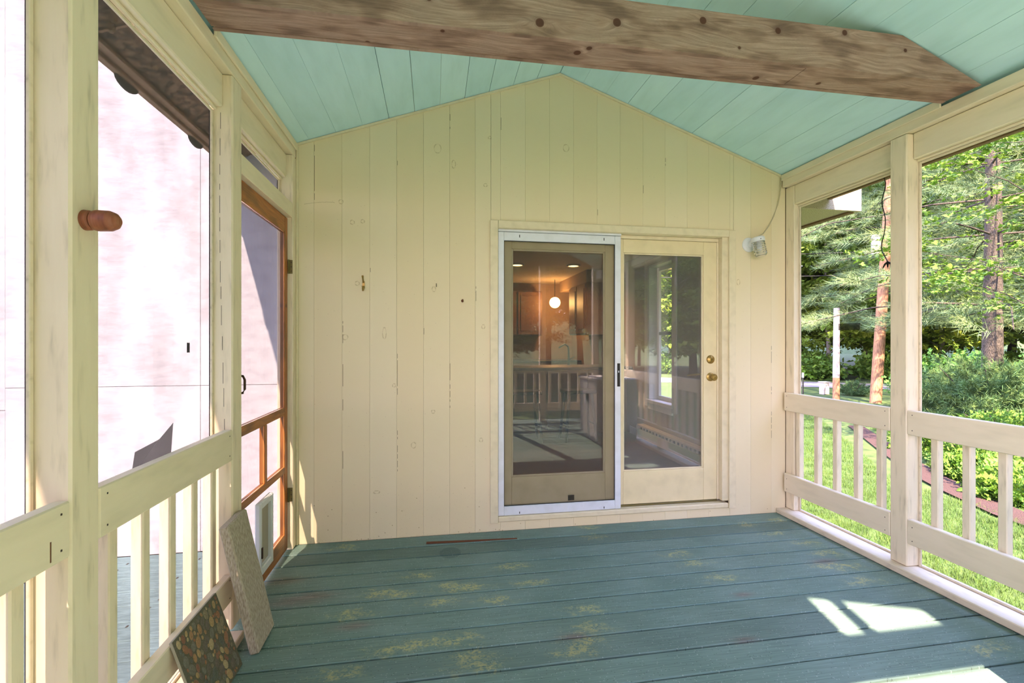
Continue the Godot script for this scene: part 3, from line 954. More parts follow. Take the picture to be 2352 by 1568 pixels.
# ------------------------------------------------------------------ patio door
func leaf_frame(parent: Node, x0: float, x1: float, y0: float, y1: float, gx0: float, gx1: float, gy0: float, gy1: float, z0: float, z1: float) -> void:
	one_box("stile", Vector3(x0, y0, z0), Vector3(gx0, y1, z1), M.door_paint, parent)
	one_box("stile", Vector3(gx1, y0, z0), Vector3(x1, y1, z1), M.door_paint, parent)
	one_box("top_rail", Vector3(gx0 + 0.0005, gy1, z0), Vector3(gx1 - 0.0005, y1, z1), M.door_paint, parent)
	one_box("bottom_rail", Vector3(gx0 + 0.0005, y0, z0), Vector3(gx1 - 0.0005, gy0, z1), M.door_paint, parent)
	for k in [[gx0, gx0 + 0.012, gy0, gy1], [gx1 - 0.012, gx1, gy0, gy1], [gx0 + 0.0125, gx1 - 0.0125, gy0, gy0 + 0.012], [gx0 + 0.0125, gx1 - 0.0125, gy1 - 0.012, gy1]]:
		one_box("glazing_bead", Vector3(k[0] + 0.0003, k[2] + 0.0003, z1 - 0.018), Vector3(k[1] - 0.0003, k[3] - 0.0003, z1 - 0.008), M.trim, parent, 0.002)
	for z in [z0 + 0.010, z1 - 0.0225]:        # double glazing
		one_box("pane", Vector3(gx0 + 0.001, gy0 + 0.001, z), Vector3(gx1 - 0.001, gy1 - 0.001, z + 0.004), M.glass, parent, 0.0)

func build_patio_door() -> void:
	var d := setting("door_1", "cream patio door frame with casing in the gable wall")
	one_box("casing", Vector3(0.398, 0.064, 0.0005), Vector3(0.456, 2.242, 0.020), M.trim, d)
	one_box("casing", Vector3(2.282, 0.064, 0.0005), Vector3(2.338, 2.242, 0.020), M.trim, d)
	one_box("casing", Vector3(0.457, 2.188, 0.0005), Vector3(2.281, 2.242, 0.020), M.trim, d)
	one_box("jamb", Vector3(0.421, 0.064, -0.16), Vector3(0.456, 2.224, -0.0005), M.trim, d)
	one_box("jamb", Vector3(2.232, 0.118, -0.16), Vector3(2.318, 2.224, -0.0005), M.trim, d)
	one_box("head_jamb", Vector3(0.457, 2.186, -0.16), Vector3(2.231, 2.224, -0.0005), M.trim, d)
	one_box("head_stop", Vector3(0.457, 2.158, -0.16), Vector3(2.231, 2.1855, -0.044), M.trim, d)
	one_box("jamb_stop", Vector3(2.217, 0.118, -0.16), Vector3(2.2315, 2.157, -0.044), M.trim, d)
	one_box("threshold", Vector3(0.457, 0.066, -0.16), Vector3(2.281, 0.104, 0.010), M.trim, d, 0.006)
	one_box("threshold_strip", Vector3(0.457, 0.1045, -0.16), Vector3(2.2165, 0.118, -0.043), M.old_brass, d)
	var fx := thing("fixed_door_panel", "fixed glass door panel behind the sliding insect screen", "door panel", Vector3(0.91, 0.12, -0.065))
	leaf_frame(fx, 0.458, 1.362, 0.119, 2.157, 0.565, 1.285, 0.372, 2.052, -0.090, -0.045)
	var op := thing("glass_door", "cream hinged glass door with brass deadbolt and knob", "door", Vector3(1.79, 0.12, -0.065))
	leaf_frame(op, 1.364, 2.214, 0.121, 2.155, 1.43, 2.10, 0.372, 2.052, -0.088, -0.043)
	# astragal between the two leaves
	one_box("astragal", Vector3(1.355, 0.125, -0.0425), Vector3(1.385, 2.15, -0.034), M.door_paint, op)
	var st := new_st()
	var fwd := Transform3D(Basis(Vector3.RIGHT, PI / 2), Vector3(2.158, 1.228, -0.043))
	lathe(st, [Vector2(0.0, 0.021), Vector2(0.011, 0.021), Vector2(0.013, 0.019), Vector2(0.020, 0.016), Vector2(0.030, 0.010), Vector2(0.034, 0.004), Vector2(0.034, 0.0)], fwd)
	var db := obj("deadbolt", st, M.brass, op)
	one_box("key_slot", Vector3(2.1565, 1.222, -0.0222), Vector3(2.1595, 1.234, -0.0212), M.black, db, 0.0)
	st = new_st()
	fwd.origin = Vector3(2.158, 1.09, -0.043)
	lathe(st, [Vector2(0.0, 0.066), Vector2(0.010, 0.066), Vector2(0.014, 0.063), Vector2(0.021, 0.062), Vector2(0.026, 0.056), Vector2(0.027, 0.046), Vector2(0.022, 0.036), Vector2(0.012, 0.028), Vector2(0.011, 0.014), Vector2(0.024, 0.010), Vector2(0.033, 0.005), Vector2(0.034, 0.0)], fwd)
	obj("door_knob", st, M.brass, op)
	st = new_st()
	tube(st, [Vector3(2.15, 1.105, -0.09), Vector3(2.15, 1.105, -0.14), Vector3(2.07, 1.10, -0.145), Vector3(2.02, 1.095, -0.145)], [0.010, 0.010, 0.009, 0.007], 8)
	obj("inner_lever", st, M.brass, op)
	# sliding insect screen
	var s := thing("sliding_screen", "white aluminium sliding insect screen over the patio door", "screen door", Vector3(0.926, 0.105, -0.02))
	var z0 := -0.030
	var z1 := -0.006
	one_box("stile", Vector3(0.459, 0.106, z0), Vector3(0.502, 2.166, z1), M.alum, s)
	one_box("stile", Vector3(1.350, 0.106, z0), Vector3(1.396, 2.166, z1), M.alum, s)
	one_box("top_rail", Vector3(0.5025, 2.104, z0), Vector3(1.3495, 2.166, z1), M.alum, s)
	one_box("bottom_rail", Vector3(0.5025, 0.106, z0), Vector3(1.3495, 0.172, z1), M.alum, s)
	one_box("head_track", Vector3(0.459, 2.169, -0.034), Vector3(1.40, 2.1855, -0.004), M.alum, s)
	st = new_st()
	poly(st, [Vector3(0.502, 0.172, -0.02), Vector3(1.35, 0.172, -0.02), Vector3(1.35, 2.104, -0.02), Vector3(0.502, 2.104, -0.02)], Vector3(0, 0, 1))
	obj("screen_cloth", st, M.scr_slide, s)
	for k in [[0.502, 0.506, 0.172, 2.104], [1.346, 1.35, 0.172, 2.104], [0.5065, 1.3455, 0.172, 0.176], [0.5065, 1.3455, 2.10, 2.104]]:
		one_box("spline", Vector3(k[0], k[2], -0.019), Vector3(k[1], k[3], -0.0155), M.rubber, s, 0.0)
	var pl := one_box("pull", Vector3(1.366, 1.03, -0.0055), Vector3(1.388, 1.205, -0.002), M.black, s)
	one_box("latch", Vector3(1.373, 1.135, -0.0015), Vector3(1.379, 1.150, 0.002), M.alum, pl)
	one_box("mend_patch", Vector3(0.985, 0.187, -0.0185), Vector3(1.033, 0.226, -0.0175), M.patch, s, 0.0)
	for x in [0.617, 1.262]:
		one_box("slot_screw", Vector3(x - 0.003, 2.128, -0.0058), Vector3(x + 0.003, 2.148, -0.005), M.black, s, 0.0)
		one_box("slot_screw", Vector3(x - 0.003, 0.115, -0.0058), Vector3(x + 0.003, 0.130, -0.005), M.black, s, 0.0)

# ------------------------------------------------------------------ varnished screen door on the deck side
func build_screen_door() -> void:
	var varnish := flat(Color.WHITE, 0.4)
	varnish.albedo_texture = timber(512, 128, 2.2, 0.25, [[0.5, 0.1, 0.01], [1.6, 0.17, 0.012]], rgb8(128, 70, 26), rgb8(170, 100, 40), rgb8(206, 138, 66), 111)
	varnish.uv1_scale = Vector3(1, 1, 1)
	var cp := thing("corner_post", "cream corner post with two brass hinges by the screen door", "post", Vector3(-0.96, 0.0, 0.04))
	one_box("timber", Vector3(-1.012, 0.002, 0.002), Vector3(XL, 2.598, 0.078), M.post, cp, 0.004)
	for y in [1.86, 0.365]:
		var h := one_box("hinge", Vector3(-0.936, y - 0.045, 0.0785), Vector3(XL - 0.002, y + 0.045, 0.0815), M.old_brass, cp, 0.0005)
		var st := new_st()
		tube(st, [Vector3(-0.9385, y - 0.046, 0.086), Vector3(-0.9385, y + 0.046, 0.086)], [0.0055, 0.0055], 8)
		obj("knuckle", st, M.old_brass, h)
		for k in [-1, 0, 1]:
			one_box("screw", Vector3(-0.926, y + 0.028 * k - 0.003, 0.0816), Vector3(-0.920, y + 0.028 * k + 0.003, 0.0822), M.nail, h, 0.0)
	var hd := thing("door_header", "cream header rail over the varnished screen door", "header", Vector3(-0.95, 2.18, 0.49))
	one_box("board", Vector3(-0.99, 2.182, 0.0785), Vector3(XL, 2.277, 0.907), M.rail_z, hd, 0.004)
	screen_bay(-1, 0.079, 0.9075, 2.2775, 2.4305, "dark transom insect screen above the varnished screen door", 231)
	var d := thing("screen_door", "varnished orange wooden screen door with a white pet flap", "door", Vector3(-0.96, 0.01, 0.49))
	var x0 := -0.976
	var x1 := -0.946
	# [z0, z1, y0, y1, name, upright]
	for k in [[0.082, 0.140, 0.012, 2.178, "stile", true], [0.845, 0.903, 0.012, 2.178, "stile", true], [0.141, 0.844, 2.075, 2.178, "top_rail", false], [0.141, 0.844, 0.893, 0.945, "middle_rail", false], [0.141, 0.844, 0.520, 0.562, "lower_rail", false], [0.141, 0.844, 0.012, 0.125, "bottom_rail", false], [0.460, 0.500, 0.5625, 0.8925, "muntin", true]]:
		var st := new_st()
		if k[5]:
			uv_fn = func(p: Vector3, _n: Vector3) -> Vector2: return Vector2(p.y / 2.2, (p.z + p.x) * 4.0)
		else:
			uv_fn = func(p: Vector3, _n: Vector3) -> Vector2: return Vector2(p.z / 2.2 + 0.3, (p.y + p.x) * 4.0)
		box(st, Vector3(x0, k[2], k[0]), Vector3(x1, k[3], k[1]), 0.003)
		obj(k[4], st, varnish, d)
	uv_fn = null
	# loose cloth tacked to the outer face
	var n := fnl(77, 1.0, 3)
	for f in [[0.141, 0.844, 0.946, 2.074], [0.141, 0.459, 0.563, 0.892], [0.501, 0.844, 0.563, 0.892], [0.141, 0.844, 0.126, 0.519]]:
		var st := new_st()
		var at := func(i: int, j: int) -> Vector3:
			var u := i / 16.0
			var v := j / 24.0
			var z := lerpf(f[0], f[1], u)
			var y := lerpf(f[2], f[3], v)
			var hold := sin(PI * u) * (1.0 - v * 0.6) * minf(1.0, v * 6.0)
			return Vector3(x0 + 0.022 - 0.014 * hold * (0.5 + n.get_noise_2d(z * 14.0, y * 2.0)), y, z)
		for i in 16:
			for j in 24:
				poly(st, [at.call(i, j), at.call(i + 1, j), at.call(i + 1, j + 1)], Vector3(1, 0, 0))
				poly(st, [at.call(i, j), at.call(i + 1, j + 1), at.call(i, j + 1)], Vector3(1, 0, 0))
		obj("screen_cloth", st, M.scr_door, d)
	var fl := new_st()
	for k in [[0.45, 0.48, 0.10, 0.50], [0.63, 0.66, 0.10, 0.50], [0.4805, 0.6295, 0.46, 0.50], [0.4805, 0.6295, 0.10, 0.145]]:
		box(fl, Vector3(-0.944, k[2], k[0]), Vector3(-0.915, k[3], k[1]), 0.006)
	var pf := obj("pet_flap", fl, M.lamp_white, d)
	pf.set_meta("label", "white plastic frame of the pet flap")
	one_box("flap_panel", Vector3(-0.940, 0.147, 0.482), Vector3(-0.934, 0.458, 0.628), M.tile_edge, pf)
	one_box("flap_latch", Vector3(-0.9145, 0.20, 0.636), Vector3(-0.908, 0.26, 0.648), M.bronze, pf)
	var st := new_st()
	tube(st, [Vector3(x1, 1.115, 0.868), Vector3(x1 + 0.022, 1.118, 0.868), Vector3(x1 + 0.03, 1.135, 0.868), Vector3(x1 + 0.03, 1.182, 0.868), Vector3(x1 + 0.022, 1.20, 0.868), Vector3(x1, 1.203, 0.868)], [0.006, 0.006, 0.006, 0.006, 0.006, 0.006], 8)
	obj("pull_handle", st, M.bronze, d)

# ------------------------------------------------------------------ kitchen behind the glass
func downlight(x: float, z: float, label: String) -> void:
	var t := thing("recessed_light", label, "ceiling light", Vector3(x, 2.48, z))
	var st := new_st()
	lathe(st, [Vector2(0.075, 0.02), Vector2(0.075, 0.004), Vector2(0.10, 0.0), Vector2(0.105, 0.012), Vector2(0.105, 0.0195)], Transform3D(Basis(), Vector3(x, 2.48, z)))
	obj("trim_ring", st, M.in_white, t)
	st = new_st()
	lathe(st, [Vector2(0.0, 0.012), Vector2(0.074, 0.012)], Transform3D(Basis(), Vector3(x, 2.48, z)))
	obj("lens", st, M.glow, t)
	var l := SpotLight3D.new()
	l.name = "lamp"
	l.light_color = rgb8(255, 196, 128)
	l.light_energy = 0.45
	l.light_size = 0.07
	l.spot_angle = 70.0
	l.spot_range = 12.0
	l.spot_attenuation = 2.0
	l.shadow_enabled = true
	l.rotation_degrees.x = -90
	t.add_child(l)
	l.position = Vector3(0, -0.006, 0)

func stool(x: float, z: float, label: String) -> void:
	var t := thing("bar_stool", label, "stool", Vector3(x, 0.1, z))
	one_box("seat", Vector3(x - 0.21, 0.705, z - 0.14), Vector3(x + 0.21, 0.75, z + 0.14), M.dark_wood, t, 0.012)
	for sx in [-1.0, 1.0]:
		for sz in [-1.0, 1.0]:
			var st := new_st()
			tube(st, [Vector3(x + sx * 0.20, 0.101, z + sz * 0.15), Vector3(x + sx * 0.15, 0.704, z + sz * 0.10)], [0.017, 0.019], 6)
			obj("leg", st, M.dark_wood, t)
		var r := new_st()
		tube(r, [Vector3(x + sx * 0.182, 0.32, z - 0.13), Vector3(x + sx * 0.182, 0.32, z + 0.13)], [0.011, 0.011], 6)
		obj("stretcher", r, M.dark_wood, t)

func cabinet(called: String, label: String, lo: Vector3, hi: Vector3, doors: int, face_x := false) -> void:
	var t := thing(called, label, "cabinet", Vector3((lo.x + hi.x) / 2, lo.y, (lo.z + hi.z) / 2))
	one_box("body", lo, hi, M.cabinet, t)
	for k in doors:
		var a := (k + 0.04) / doors
		var b := (k + 0.96) / doors
		var d: MeshInstance3D
		if face_x:
			d = one_box("door", Vector3(lo.x - 0.02, lo.y + 0.02, lerpf(lo.z, hi.z, a)), Vector3(lo.x - 0.0005, hi.y - 0.02, lerpf(lo.z, hi.z, b)), M.cabinet, t)
			one_box("raised_field", Vector3(lo.x - 0.028, lo.y + 0.09, lerpf(lo.z, hi.z, a) + 0.05), Vector3(lo.x - 0.0205, hi.y - 0.09, lerpf(lo.z, hi.z, b) - 0.05), M.cabinet, d, 0.006)
		else:
			d = one_box("door", Vector3(lerpf(lo.x, hi.x, a), lo.y + 0.02, hi.z + 0.0005), Vector3(lerpf(lo.x, hi.x, b), hi.y - 0.02, hi.z + 0.02), M.cabinet, t)
			one_box("raised_field", Vector3(lerpf(lo.x, hi.x, a) + 0.05, lo.y + 0.09, hi.z + 0.0205), Vector3(lerpf(lo.x, hi.x, b) - 0.05, hi.y - 0.09, hi.z + 0.028), M.cabinet, d, 0.006)

func build_inside() -> void:
	var w := setting("window_1", "white deep-set window in the tan side wall")
	one_box("sill", Vector3(2.66, 0.60, -2.26), Vector3(2.855, 0.64, -1.60), M.in_white, w)
	one_box("reveal", Vector3(2.69, 0.641, -2.239), Vector3(2.855, 2.329, -2.215), M.in_white, w)
	one_box("reveal", Vector3(2.69, 0.641, -1.645), Vector3(2.855, 2.329, -1.621), M.in_white, w)
	one_box("reveal_head", Vector3(2.69, 2.306, -2.2145), Vector3(2.855, 2.3295, -1.6455), M.in_white, w)
	for k in [[0.641, 2.30, -2.214, -2.17], [0.641, 2.30, -1.69, -1.646], [0.641, 0.69, -2.169, -1.691], [2.255, 2.30, -2.169, -1.691], [1.45, 1.49, -2.169, -1.691]]:
		one_box("sash_bar", Vector3(2.80, k[0], k[2]), Vector3(2.835, k[1], k[3]), M.appliance if k[0] > 1.4 and k[0] < 2.0 else M.in_white, w)
	for k in [[0.55, 2.40, -2.33, -2.2405], [0.55, 2.40, -1.6195, -1.53], [2.33, 2.40, -2.24, -1.62], [0.52, 0.5995, -2.24, -1.62]]:
		one_box("casing", Vector3(2.682, k[0], k[2]), Vector3(2.6995, k[1], k[3]), M.in_white, w)
	var st := new_st()
	poly(st, [Vector3(2.82, 0.65, -2.2), Vector3(2.82, 0.65, -1.66), Vector3(2.82, 2.29, -1.66), Vector3(2.82, 2.29, -2.2)], Vector3(-1, 0, 0))
	obj("pane", st, M.glass, w)
	var bb := setting("baseboard_right", "white baseboard along the tan side wall")
	one_box("board", Vector3(2.684, 0.101, -2.80), Vector3(2.6995, 0.20, -2.42), M.in_white, bb)
	var h := thing("baseboard_heater", "long cream baseboard heater under the deep-set window", "heater", Vector3(2.65, 0.101, -1.4))
	one_box("back_plate", Vector3(2.672, 0.102, -2.40), Vector3(2.699, 0.30, -0.35), M.heater, h)
	one_box("cover", Vector3(2.62, 0.125, -2.39), Vector3(2.64, 0.235, -0.36), M.heater, h)
	one_box("hood", Vector3(2.61, 0.275, -2.40), Vector3(2.671, 0.298, -0.35), M.heater, h)
	one_box("element", Vector3(2.645, 0.15, -2.38), Vector3(2.668, 0.26, -0.37), M.appliance, h)
	for k in 24:
		one_box("fin", Vector3(2.622, 0.236, -2.36 + k * 0.084), Vector3(2.64, 0.2745, -2.35 + k * 0.084), M.heater, h, 0.0)
	for z in [-2.408, -0.36]:
		one_box("end_cap", Vector3(2.612, 0.102, z - 0.02), Vector3(2.671, 0.274, z + 0.005), M.heater, h)
	# peninsula with stools
	var p := thing("kitchen_peninsula", "kitchen peninsula with panelled front behind the bar stools", "counter", Vector3(1.0, 0.1, -3.1))
	one_box("body", Vector3(-0.8, 0.101, -3.35), Vector3(2.68, 0.985, -2.88), M.in_wall, p)
	for k in 6:
		one_box("front_panel", Vector3(-0.78 + k * 0.577, 0.16, -2.8795), Vector3(-0.78 + k * 0.577 + 0.55, 0.96, -2.862), M.in_wall, p)
	var ct := thing("worktop", "dark stone worktop on the kitchen peninsula", "worktop", Vector3(1.0, 0.986, -3.1))
	one_box("slab", Vector3(-0.85, 0.986, -3.42), Vector3(2.69, 1.025, -2.70), M.counter, ct, 0.006)
	stool(1.13, -2.48, "dark wooden bar stool at the peninsula, left of its pair")
	stool(1.84, -2.48, "dark wooden bar stool at the peninsula, nearer the window wall")
	# far run of units
	cabinet("base_cabinet", "wooden base cabinets along the far kitchen wall", Vector3(-1.9, 0.101, -5.59), Vector3(2.68, 0.985, -5.0), 7)
	var wt := thing("worktop", "dark worktop along the far kitchen wall", "worktop", Vector3(0.4, 0.986, -5.3))
	one_box("slab", Vector3(-1.92, 0.986, -5.595), Vector3(2.69, 1.022, -4.96), M.counter, wt, 0.005)
	cabinet("wall_cabinet", "wooden wall cabinets over the far worktop", Vector3(1.05, 1.48, -5.59), Vector3(2.02, 2.32, -5.28), 2)
	cabinet("wall_cabinet", "lit wooden wall cabinet on the window wall", Vector3(2.36, 1.48, -4.6), Vector3(2.695, 2.30, -3.7), 2, true)
	var sf := setting("trim_3", "soffit over the wall cabinet on the window wall")
	one_box("soffit_box", Vector3(2.36, 2.302, -5.28), Vector3(2.695, 2.4995, -3.7), M.in_wall, sf)
	var ov := thing("oven_hood", "dark oven hood on the far kitchen wall", "hood", Vector3(0.7, 1.45, -5.4))
	one_box("canopy", Vector3(0.40, 1.42, -5.59), Vector3(1.02, 1.60, -5.1), M.appliance, ov, 0.02)
	one_box("chimney", Vector3(0.58, 1.601, -5.59), Vector3(0.86, 2.49, -5.3), M.appliance, ov)
	# faucet on the peninsula
	var fa := thing("kitchen_faucet", "dark arched faucet on the peninsula worktop", "faucet", Vector3(1.95, 1.026, -3.28))
	st = new_st()
	tube(st, [Vector3(1.95, 1.026, -3.28), Vector3(1.95, 1.24, -3.28), Vector3(1.94, 1.30, -3.28), Vector3(1.89, 1.33, -3.28), Vector3(1.80, 1.28, -3.28)], [0.02, 0.014, 0.013, 0.013, 0.012], 8)
	obj("spout", st, M.appliance, fa)
	st = new_st()
	tube(st, [Vector3(1.95, 1.10, -3.28), Vector3(2.04, 1.15, -3.28)], [0.008, 0.006], 6)
	obj("lever", st, M.appliance, fa)
	# hanging globe
	var gl := thing("globe_pendant", "glowing globe pendant lamp deep in the kitchen", "pendant lamp", Vector3(2.18, 2.5, -4.95))
	var sp := SphereMesh.new()
	sp.radius = 0.10
	sp.height = 0.20
	var gm := MeshInstance3D.new()
	gm.mesh = sp
	gm.material_override = M.glow
	gm.name = "globe"
	gl.add_child(gm)
	gm.position = Vector3(0, -0.42, 0)
	st = new_st()
	tube(st, [Vector3(2.18, 2.18, -4.95), Vector3(2.18, 2.499, -4.95)], [0.006, 0.006], 6)
	obj("cord", st, M.appliance, gl)
	var ol := OmniLight3D.new()
	ol.name = "lamp"
	ol.light_color = rgb8(255, 190, 112)
	ol.light_energy = 0.15
	ol.light_size = 0.09
	ol.omni_range = 12.0
	ol.omni_attenuation = 2.0
	ol.shadow_enabled = true
	gl.add_child(ol)
	ol.position = Vector3(0, -0.42, 0)
	downlight(1.206, -3.404, "round recessed kitchen light farther from the window wall")
	downlight(2.041, -3.344, "round recessed kitchen light nearer the window wall")

# ------------------------------------------------------------------ small things on the porch
func build_small_things() -> void:
	# jelly-jar wall lamp
	var t := thing("wall_lamp", "white jelly-jar wall lamp with ribbed glass by the corner", "wall lamp", Vector3(2.46, 2.14, 0.0))
	var st := new_st()
	lathe(st, [Vector2(0.0, 0.022), Vector2(0.030, 0.022), Vector2(0.046, 0.016), Vector2(0.056, 0.006), Vector2(0.058, 0.0)], Transform3D(Basis(Vector3.RIGHT, PI / 2), Vector3(2.462, 2.135, 0.001)))
	var bp := obj("back_plate", st, M.lamp_white, t)
	one_box("screw", Vector3(2.441, 2.139, 0.021), Vector3(2.447, 2.145, 0.0225), M.black, bp, 0.0)
	st = new_st()
	tube(st, [Vector3(2.462, 2.135, 0.02), Vector3(2.464, 2.142, 0.05), Vector3(2.466, 2.146, 0.075)], [0.024, 0.024, 0.028], 14)
	obj("arm", st, M.lamp_white, t)
	var tilt := Transform3D(Basis(Vector3.FORWARD, -0.13) * Basis(Vector3.RIGHT, -0.12), Vector3(2.468, 2.155, 0.10))
	st = new_st()
	lathe(st, [Vector2(0.0, 0.020), Vector2(0.044, 0.018), Vector2(0.049, 0.010), Vector2(0.049, -0.014), Vector2(0.047, -0.018), Vector2(0.0, -0.018)], tilt)
	var cap := obj("cap", st, M.lamp_white, t)
	one_box("screw", Vector3(2.452, 2.150, 0.1485), Vector3(2.458, 2.156, 0.150), M.black, cap, 0.0)
	st = new_st()
	var prof := [Vector2(0.0425, -0.020)]
	for i in 6:
		prof.append(Vector2(0.0475, -0.026 - 0.015 * i))
		prof.append(Vector2(0.0440, -0.034 - 0.015 * i))
	prof.append_array([Vector2(0.046, -0.116), Vector2(0.040, -0.124), Vector2(0.036, -0.130), Vector2(0.0, -0.130), Vector2(0.0, -0.126), Vector2(0.034, -0.126), Vector2(0.040, -0.112), Vector2(0.040, -0.020), Vector2(0.0425, -0.020)])
	lathe(st, prof, tilt, 28)
	obj("glass_jar", st, M.jar, t)
	st = new_st()
	lathe(st, [Vector2(0.0, -0.085), Vector2(0.014, -0.080), Vector2(0.020, -0.065), Vector2(0.019, -0.050), Vector2(0.012, -0.032), Vector2(0.012, -0.019)], tilt, 16)
	obj("bulb", st, M.lamp_white, t)
	# its cable up to the ceiling
	st = new_st()
	var cpts := [Vector3(2.49, 2.185, 0.012), Vector3(2.53, 2.20, 0.016), Vector3(2.579, 2.225, 0.016), Vector3(2.63, 2.29, 0.014), Vector3(2.676, 2.37, 0.012), Vector3(2.710, 2.46, 0.012), Vector3(2.728, 2.54, 0.014), Vector3(2.735, 2.62, 0.016), Vector3(2.736, 2.675, 0.017)]
	tube(st, cpts, cpts.map(func(_p): return 0.0042), 8)
	tag(obj("lamp_cable", st, M.cable_white), "thin cable curving from the wall lamp up to the ceiling", "cable")
	# brass robe hook and the two screws
	var hk := thing("robe_hook", "small brass robe hook on the gable wall", "hook", Vector3(-0.478, 1.757, 0.0))
	st = new_st()
	box(st, Vector3(-0.486, 1.735, 0.0005), Vector3(-0.470, 1.785, 0.004), 0.001)
	obj("plate", st, M.brass, hk)
	st = new_st()
	tube(st, [Vector3(-0.479, 1.775, 0.004), Vector3(-0.480, 1.80, 0.020), Vector3(-0.480, 1.818, 0.034)], [0.0055, 0.005, 0.0075], 8)
	obj("upper_prong", st, M.brass, hk)
	st = new_st()
	tube(st, [Vector3(-0.478, 1.75, 0.004), Vector3(-0.477, 1.725, 0.020), Vector3(-0.477, 1.718, 0.038), Vector3(-0.477, 1.735, 0.050), Vector3(-0.477, 1.748, 0.052)], [0.006, 0.006, 0.006, 0.006, 0.0085], 8)
	obj("lower_prong", st, M.brass, hk)
	var k1 := thing("hook_screw", "bent dark screw left in the gable wall", "screw", Vector3(0.017, 1.764, 0.0))
	st = new_st()
	tube(st, [Vector3(0.017, 1.757, 0.0005), Vector3(0.017, 1.760, 0.018), Vector3(0.017, 1.778, 0.024)], [0.0025, 0.0025, 0.0022], 6)
	obj("shank", st, M.nail, k1)
	var k2 := thing("broken_hook", "rusty broken hook stub right of the robe hook", "hook", Vector3(0.2, 1.662, 0.0))
	st = new_st()
	tube(st, [Vector3(0.2, 1.66, 0.0005), Vector3(0.2, 1.655, 0.016), Vector3(0.201, 1.668, 0.024)], [0.009, 0.008, 0.005], 8)
	obj("stub", st, M.rust, k2)
	# turned wooden peg on the near post
	var pg := thing("wooden_peg", "turned brown wooden peg sticking out of the cream post", "peg", Vector3(XL, 1.69, 1.935))
	var out := Transform3D(Basis(Vector3.FORWARD, PI / 2), Vector3(XL + 0.0005, 1.692, 1.937))
	var wood := flat(Color.WHITE, 0.5)
	wood.albedo_texture = noise_tex(121, 0.02, [[0.0, rgb8(112, 58, 34)], [0.6, rgb8(150, 86, 54)], [1.0, rgb8(164, 112, 84)]], 128, 128)
	wood.uv1_triplanar = true
	wood.uv1_scale = Vector3(20, 3, 20)
	st = new_st()
	lathe(st, [Vector2(0.0, 0.017), Vector2(0.022, 0.017), Vector2(0.026, 0.013), Vector2(0.027, 0.0)], out)
	obj("base_ring", st, wood, pg)
	st = new_st()
	lathe(st, [Vector2(0.0, 0.082), Vector2(0.012, 0.081), Vector2(0.021, 0.074), Vector2(0.027, 0.060), Vector2(0.028, 0.030), Vector2(0.026, 0.022), Vector2(0.021, 0.0175)], out)
	obj("knob", st, wood, pg)
	# concrete edging stone leaning on the post by the door
	var c := thing("edging_stone", "long concrete edging stone leaning on the post by the door", "stone", Vector3(-0.76, 0.0, 1.05))
	st = new_st()
	box(st, Vector3(-0.042, 0.0, -0.10), Vector3(0.0, 0.585, 0.10), 0.006)
	var slab := obj("slab", st, M.concrete, c, true)
	slab.position = Vector3(0.008, 0.0085, 0.0)
	slab.rotation = Vector3(0.03, 0.0, 0.205)
	# pebble tile leaning on the bottom rail
	var pt := thing("pebble_tile", "square pebble-faced tile leaning against the bottom rail", "tile", Vector3(-0.80, 0.0, 1.36))
	var ts := new_st()
	box(ts, Vector3(-0.012, 0.0, -0.166), Vector3(-0.002, 0.33, 0.166), 0.002)
	var body := obj("backing", ts, M.tile_edge, pt, true)
	body.rotation.z = 0.322
	body.position = Vector3(0.0, 0.0035, 0.012)
	ts = new_st()
	box(ts, Vector3(-0.0018, 0.001, -0.165), Vector3(0.001, 0.329, 0.165), 0.0005)
	var face := obj("grout_face", ts, M.grout, body, true)
	rng.seed = 404
	var cols := [rgb8(178, 138, 92), rgb8(152, 140, 108), rgb8(168, 120, 84), rgb8(128, 126, 108), rgb8(190, 160, 108), rgb8(118, 108, 92), rgb8(150, 104, 78), rgb8(196, 176, 130), rgb8(104, 108, 94)]
	var pm := []
	for q in cols:
		pm.append(tri(q, noise_tex(130 + pm.size(), 0.06, [[0.0, rgb8(186, 182, 176)], [1.0, Color.WHITE]], 128, 128), Vector3(16, 16, 16), 0.45))
	var dome := new_st()
	var prof2 := [Vector2(1.0, 0.0), Vector2(0.92, 0.35), Vector2(0.72, 0.7), Vector2(0.4, 0.93), Vector2(0.0, 1.0)]
	prof2.reverse()
	lathe(dome, prof2, Transform3D(), 12)
	var dome_mesh := dome.commit()
	var placed := []
	var tries := 0
	while tries < 6000 and placed.size() < 135:
		tries += 1
		var big := placed.size() < 60
		var r := rng.randf_range(0.013, 0.021) if big else rng.randf_range(0.006, 0.0125)
		var y := rng.randf_range(0.006 + r, 0.322 - r)
		var z := rng.randf_range(-0.158 + r, 0.158 - r)
		var ok := true
		for o in placed:
			if Vector2((y - o.x) * 0.8, z - o.y).length() < (r + o.z) * 0.86:
				ok = false
				break
		if not ok:
			continue
		placed.append(Vector3(y, z, r))
		var m := MeshInstance3D.new()
		m.mesh = dome_mesh
		m.name = "pebble"
		m.material_override = pm[rng.randi() % pm.size()]
		body.add_child(m, true)
		m.basis = Basis(Vector3.RIGHT, rng.randf_range(-0.5, 0.5)) * Basis(Vector3.FORWARD, PI / 2) * Basis.from_scale(Vector3(r * 1.22, 0.0028, r * rng.randf_range(0.7, 0.95)))
		m.position = Vector3(0.0008, y, z)
	# splinter of wood on the deck
	st = new_st()
	extrude(st, [Vector2(0.0, -0.012), Vector2(0.30, -0.010), Vector2(0.62, -0.001), Vector2(0.62, 0.001), Vector2(0.34, 0.003), Vector2(0.0, 0.010)], 0.0, 0.007)
	var sp := obj("wood_splinter", st, M.rust)
	sp.position = Vector3(-0.05, 0.0022, 0.125)
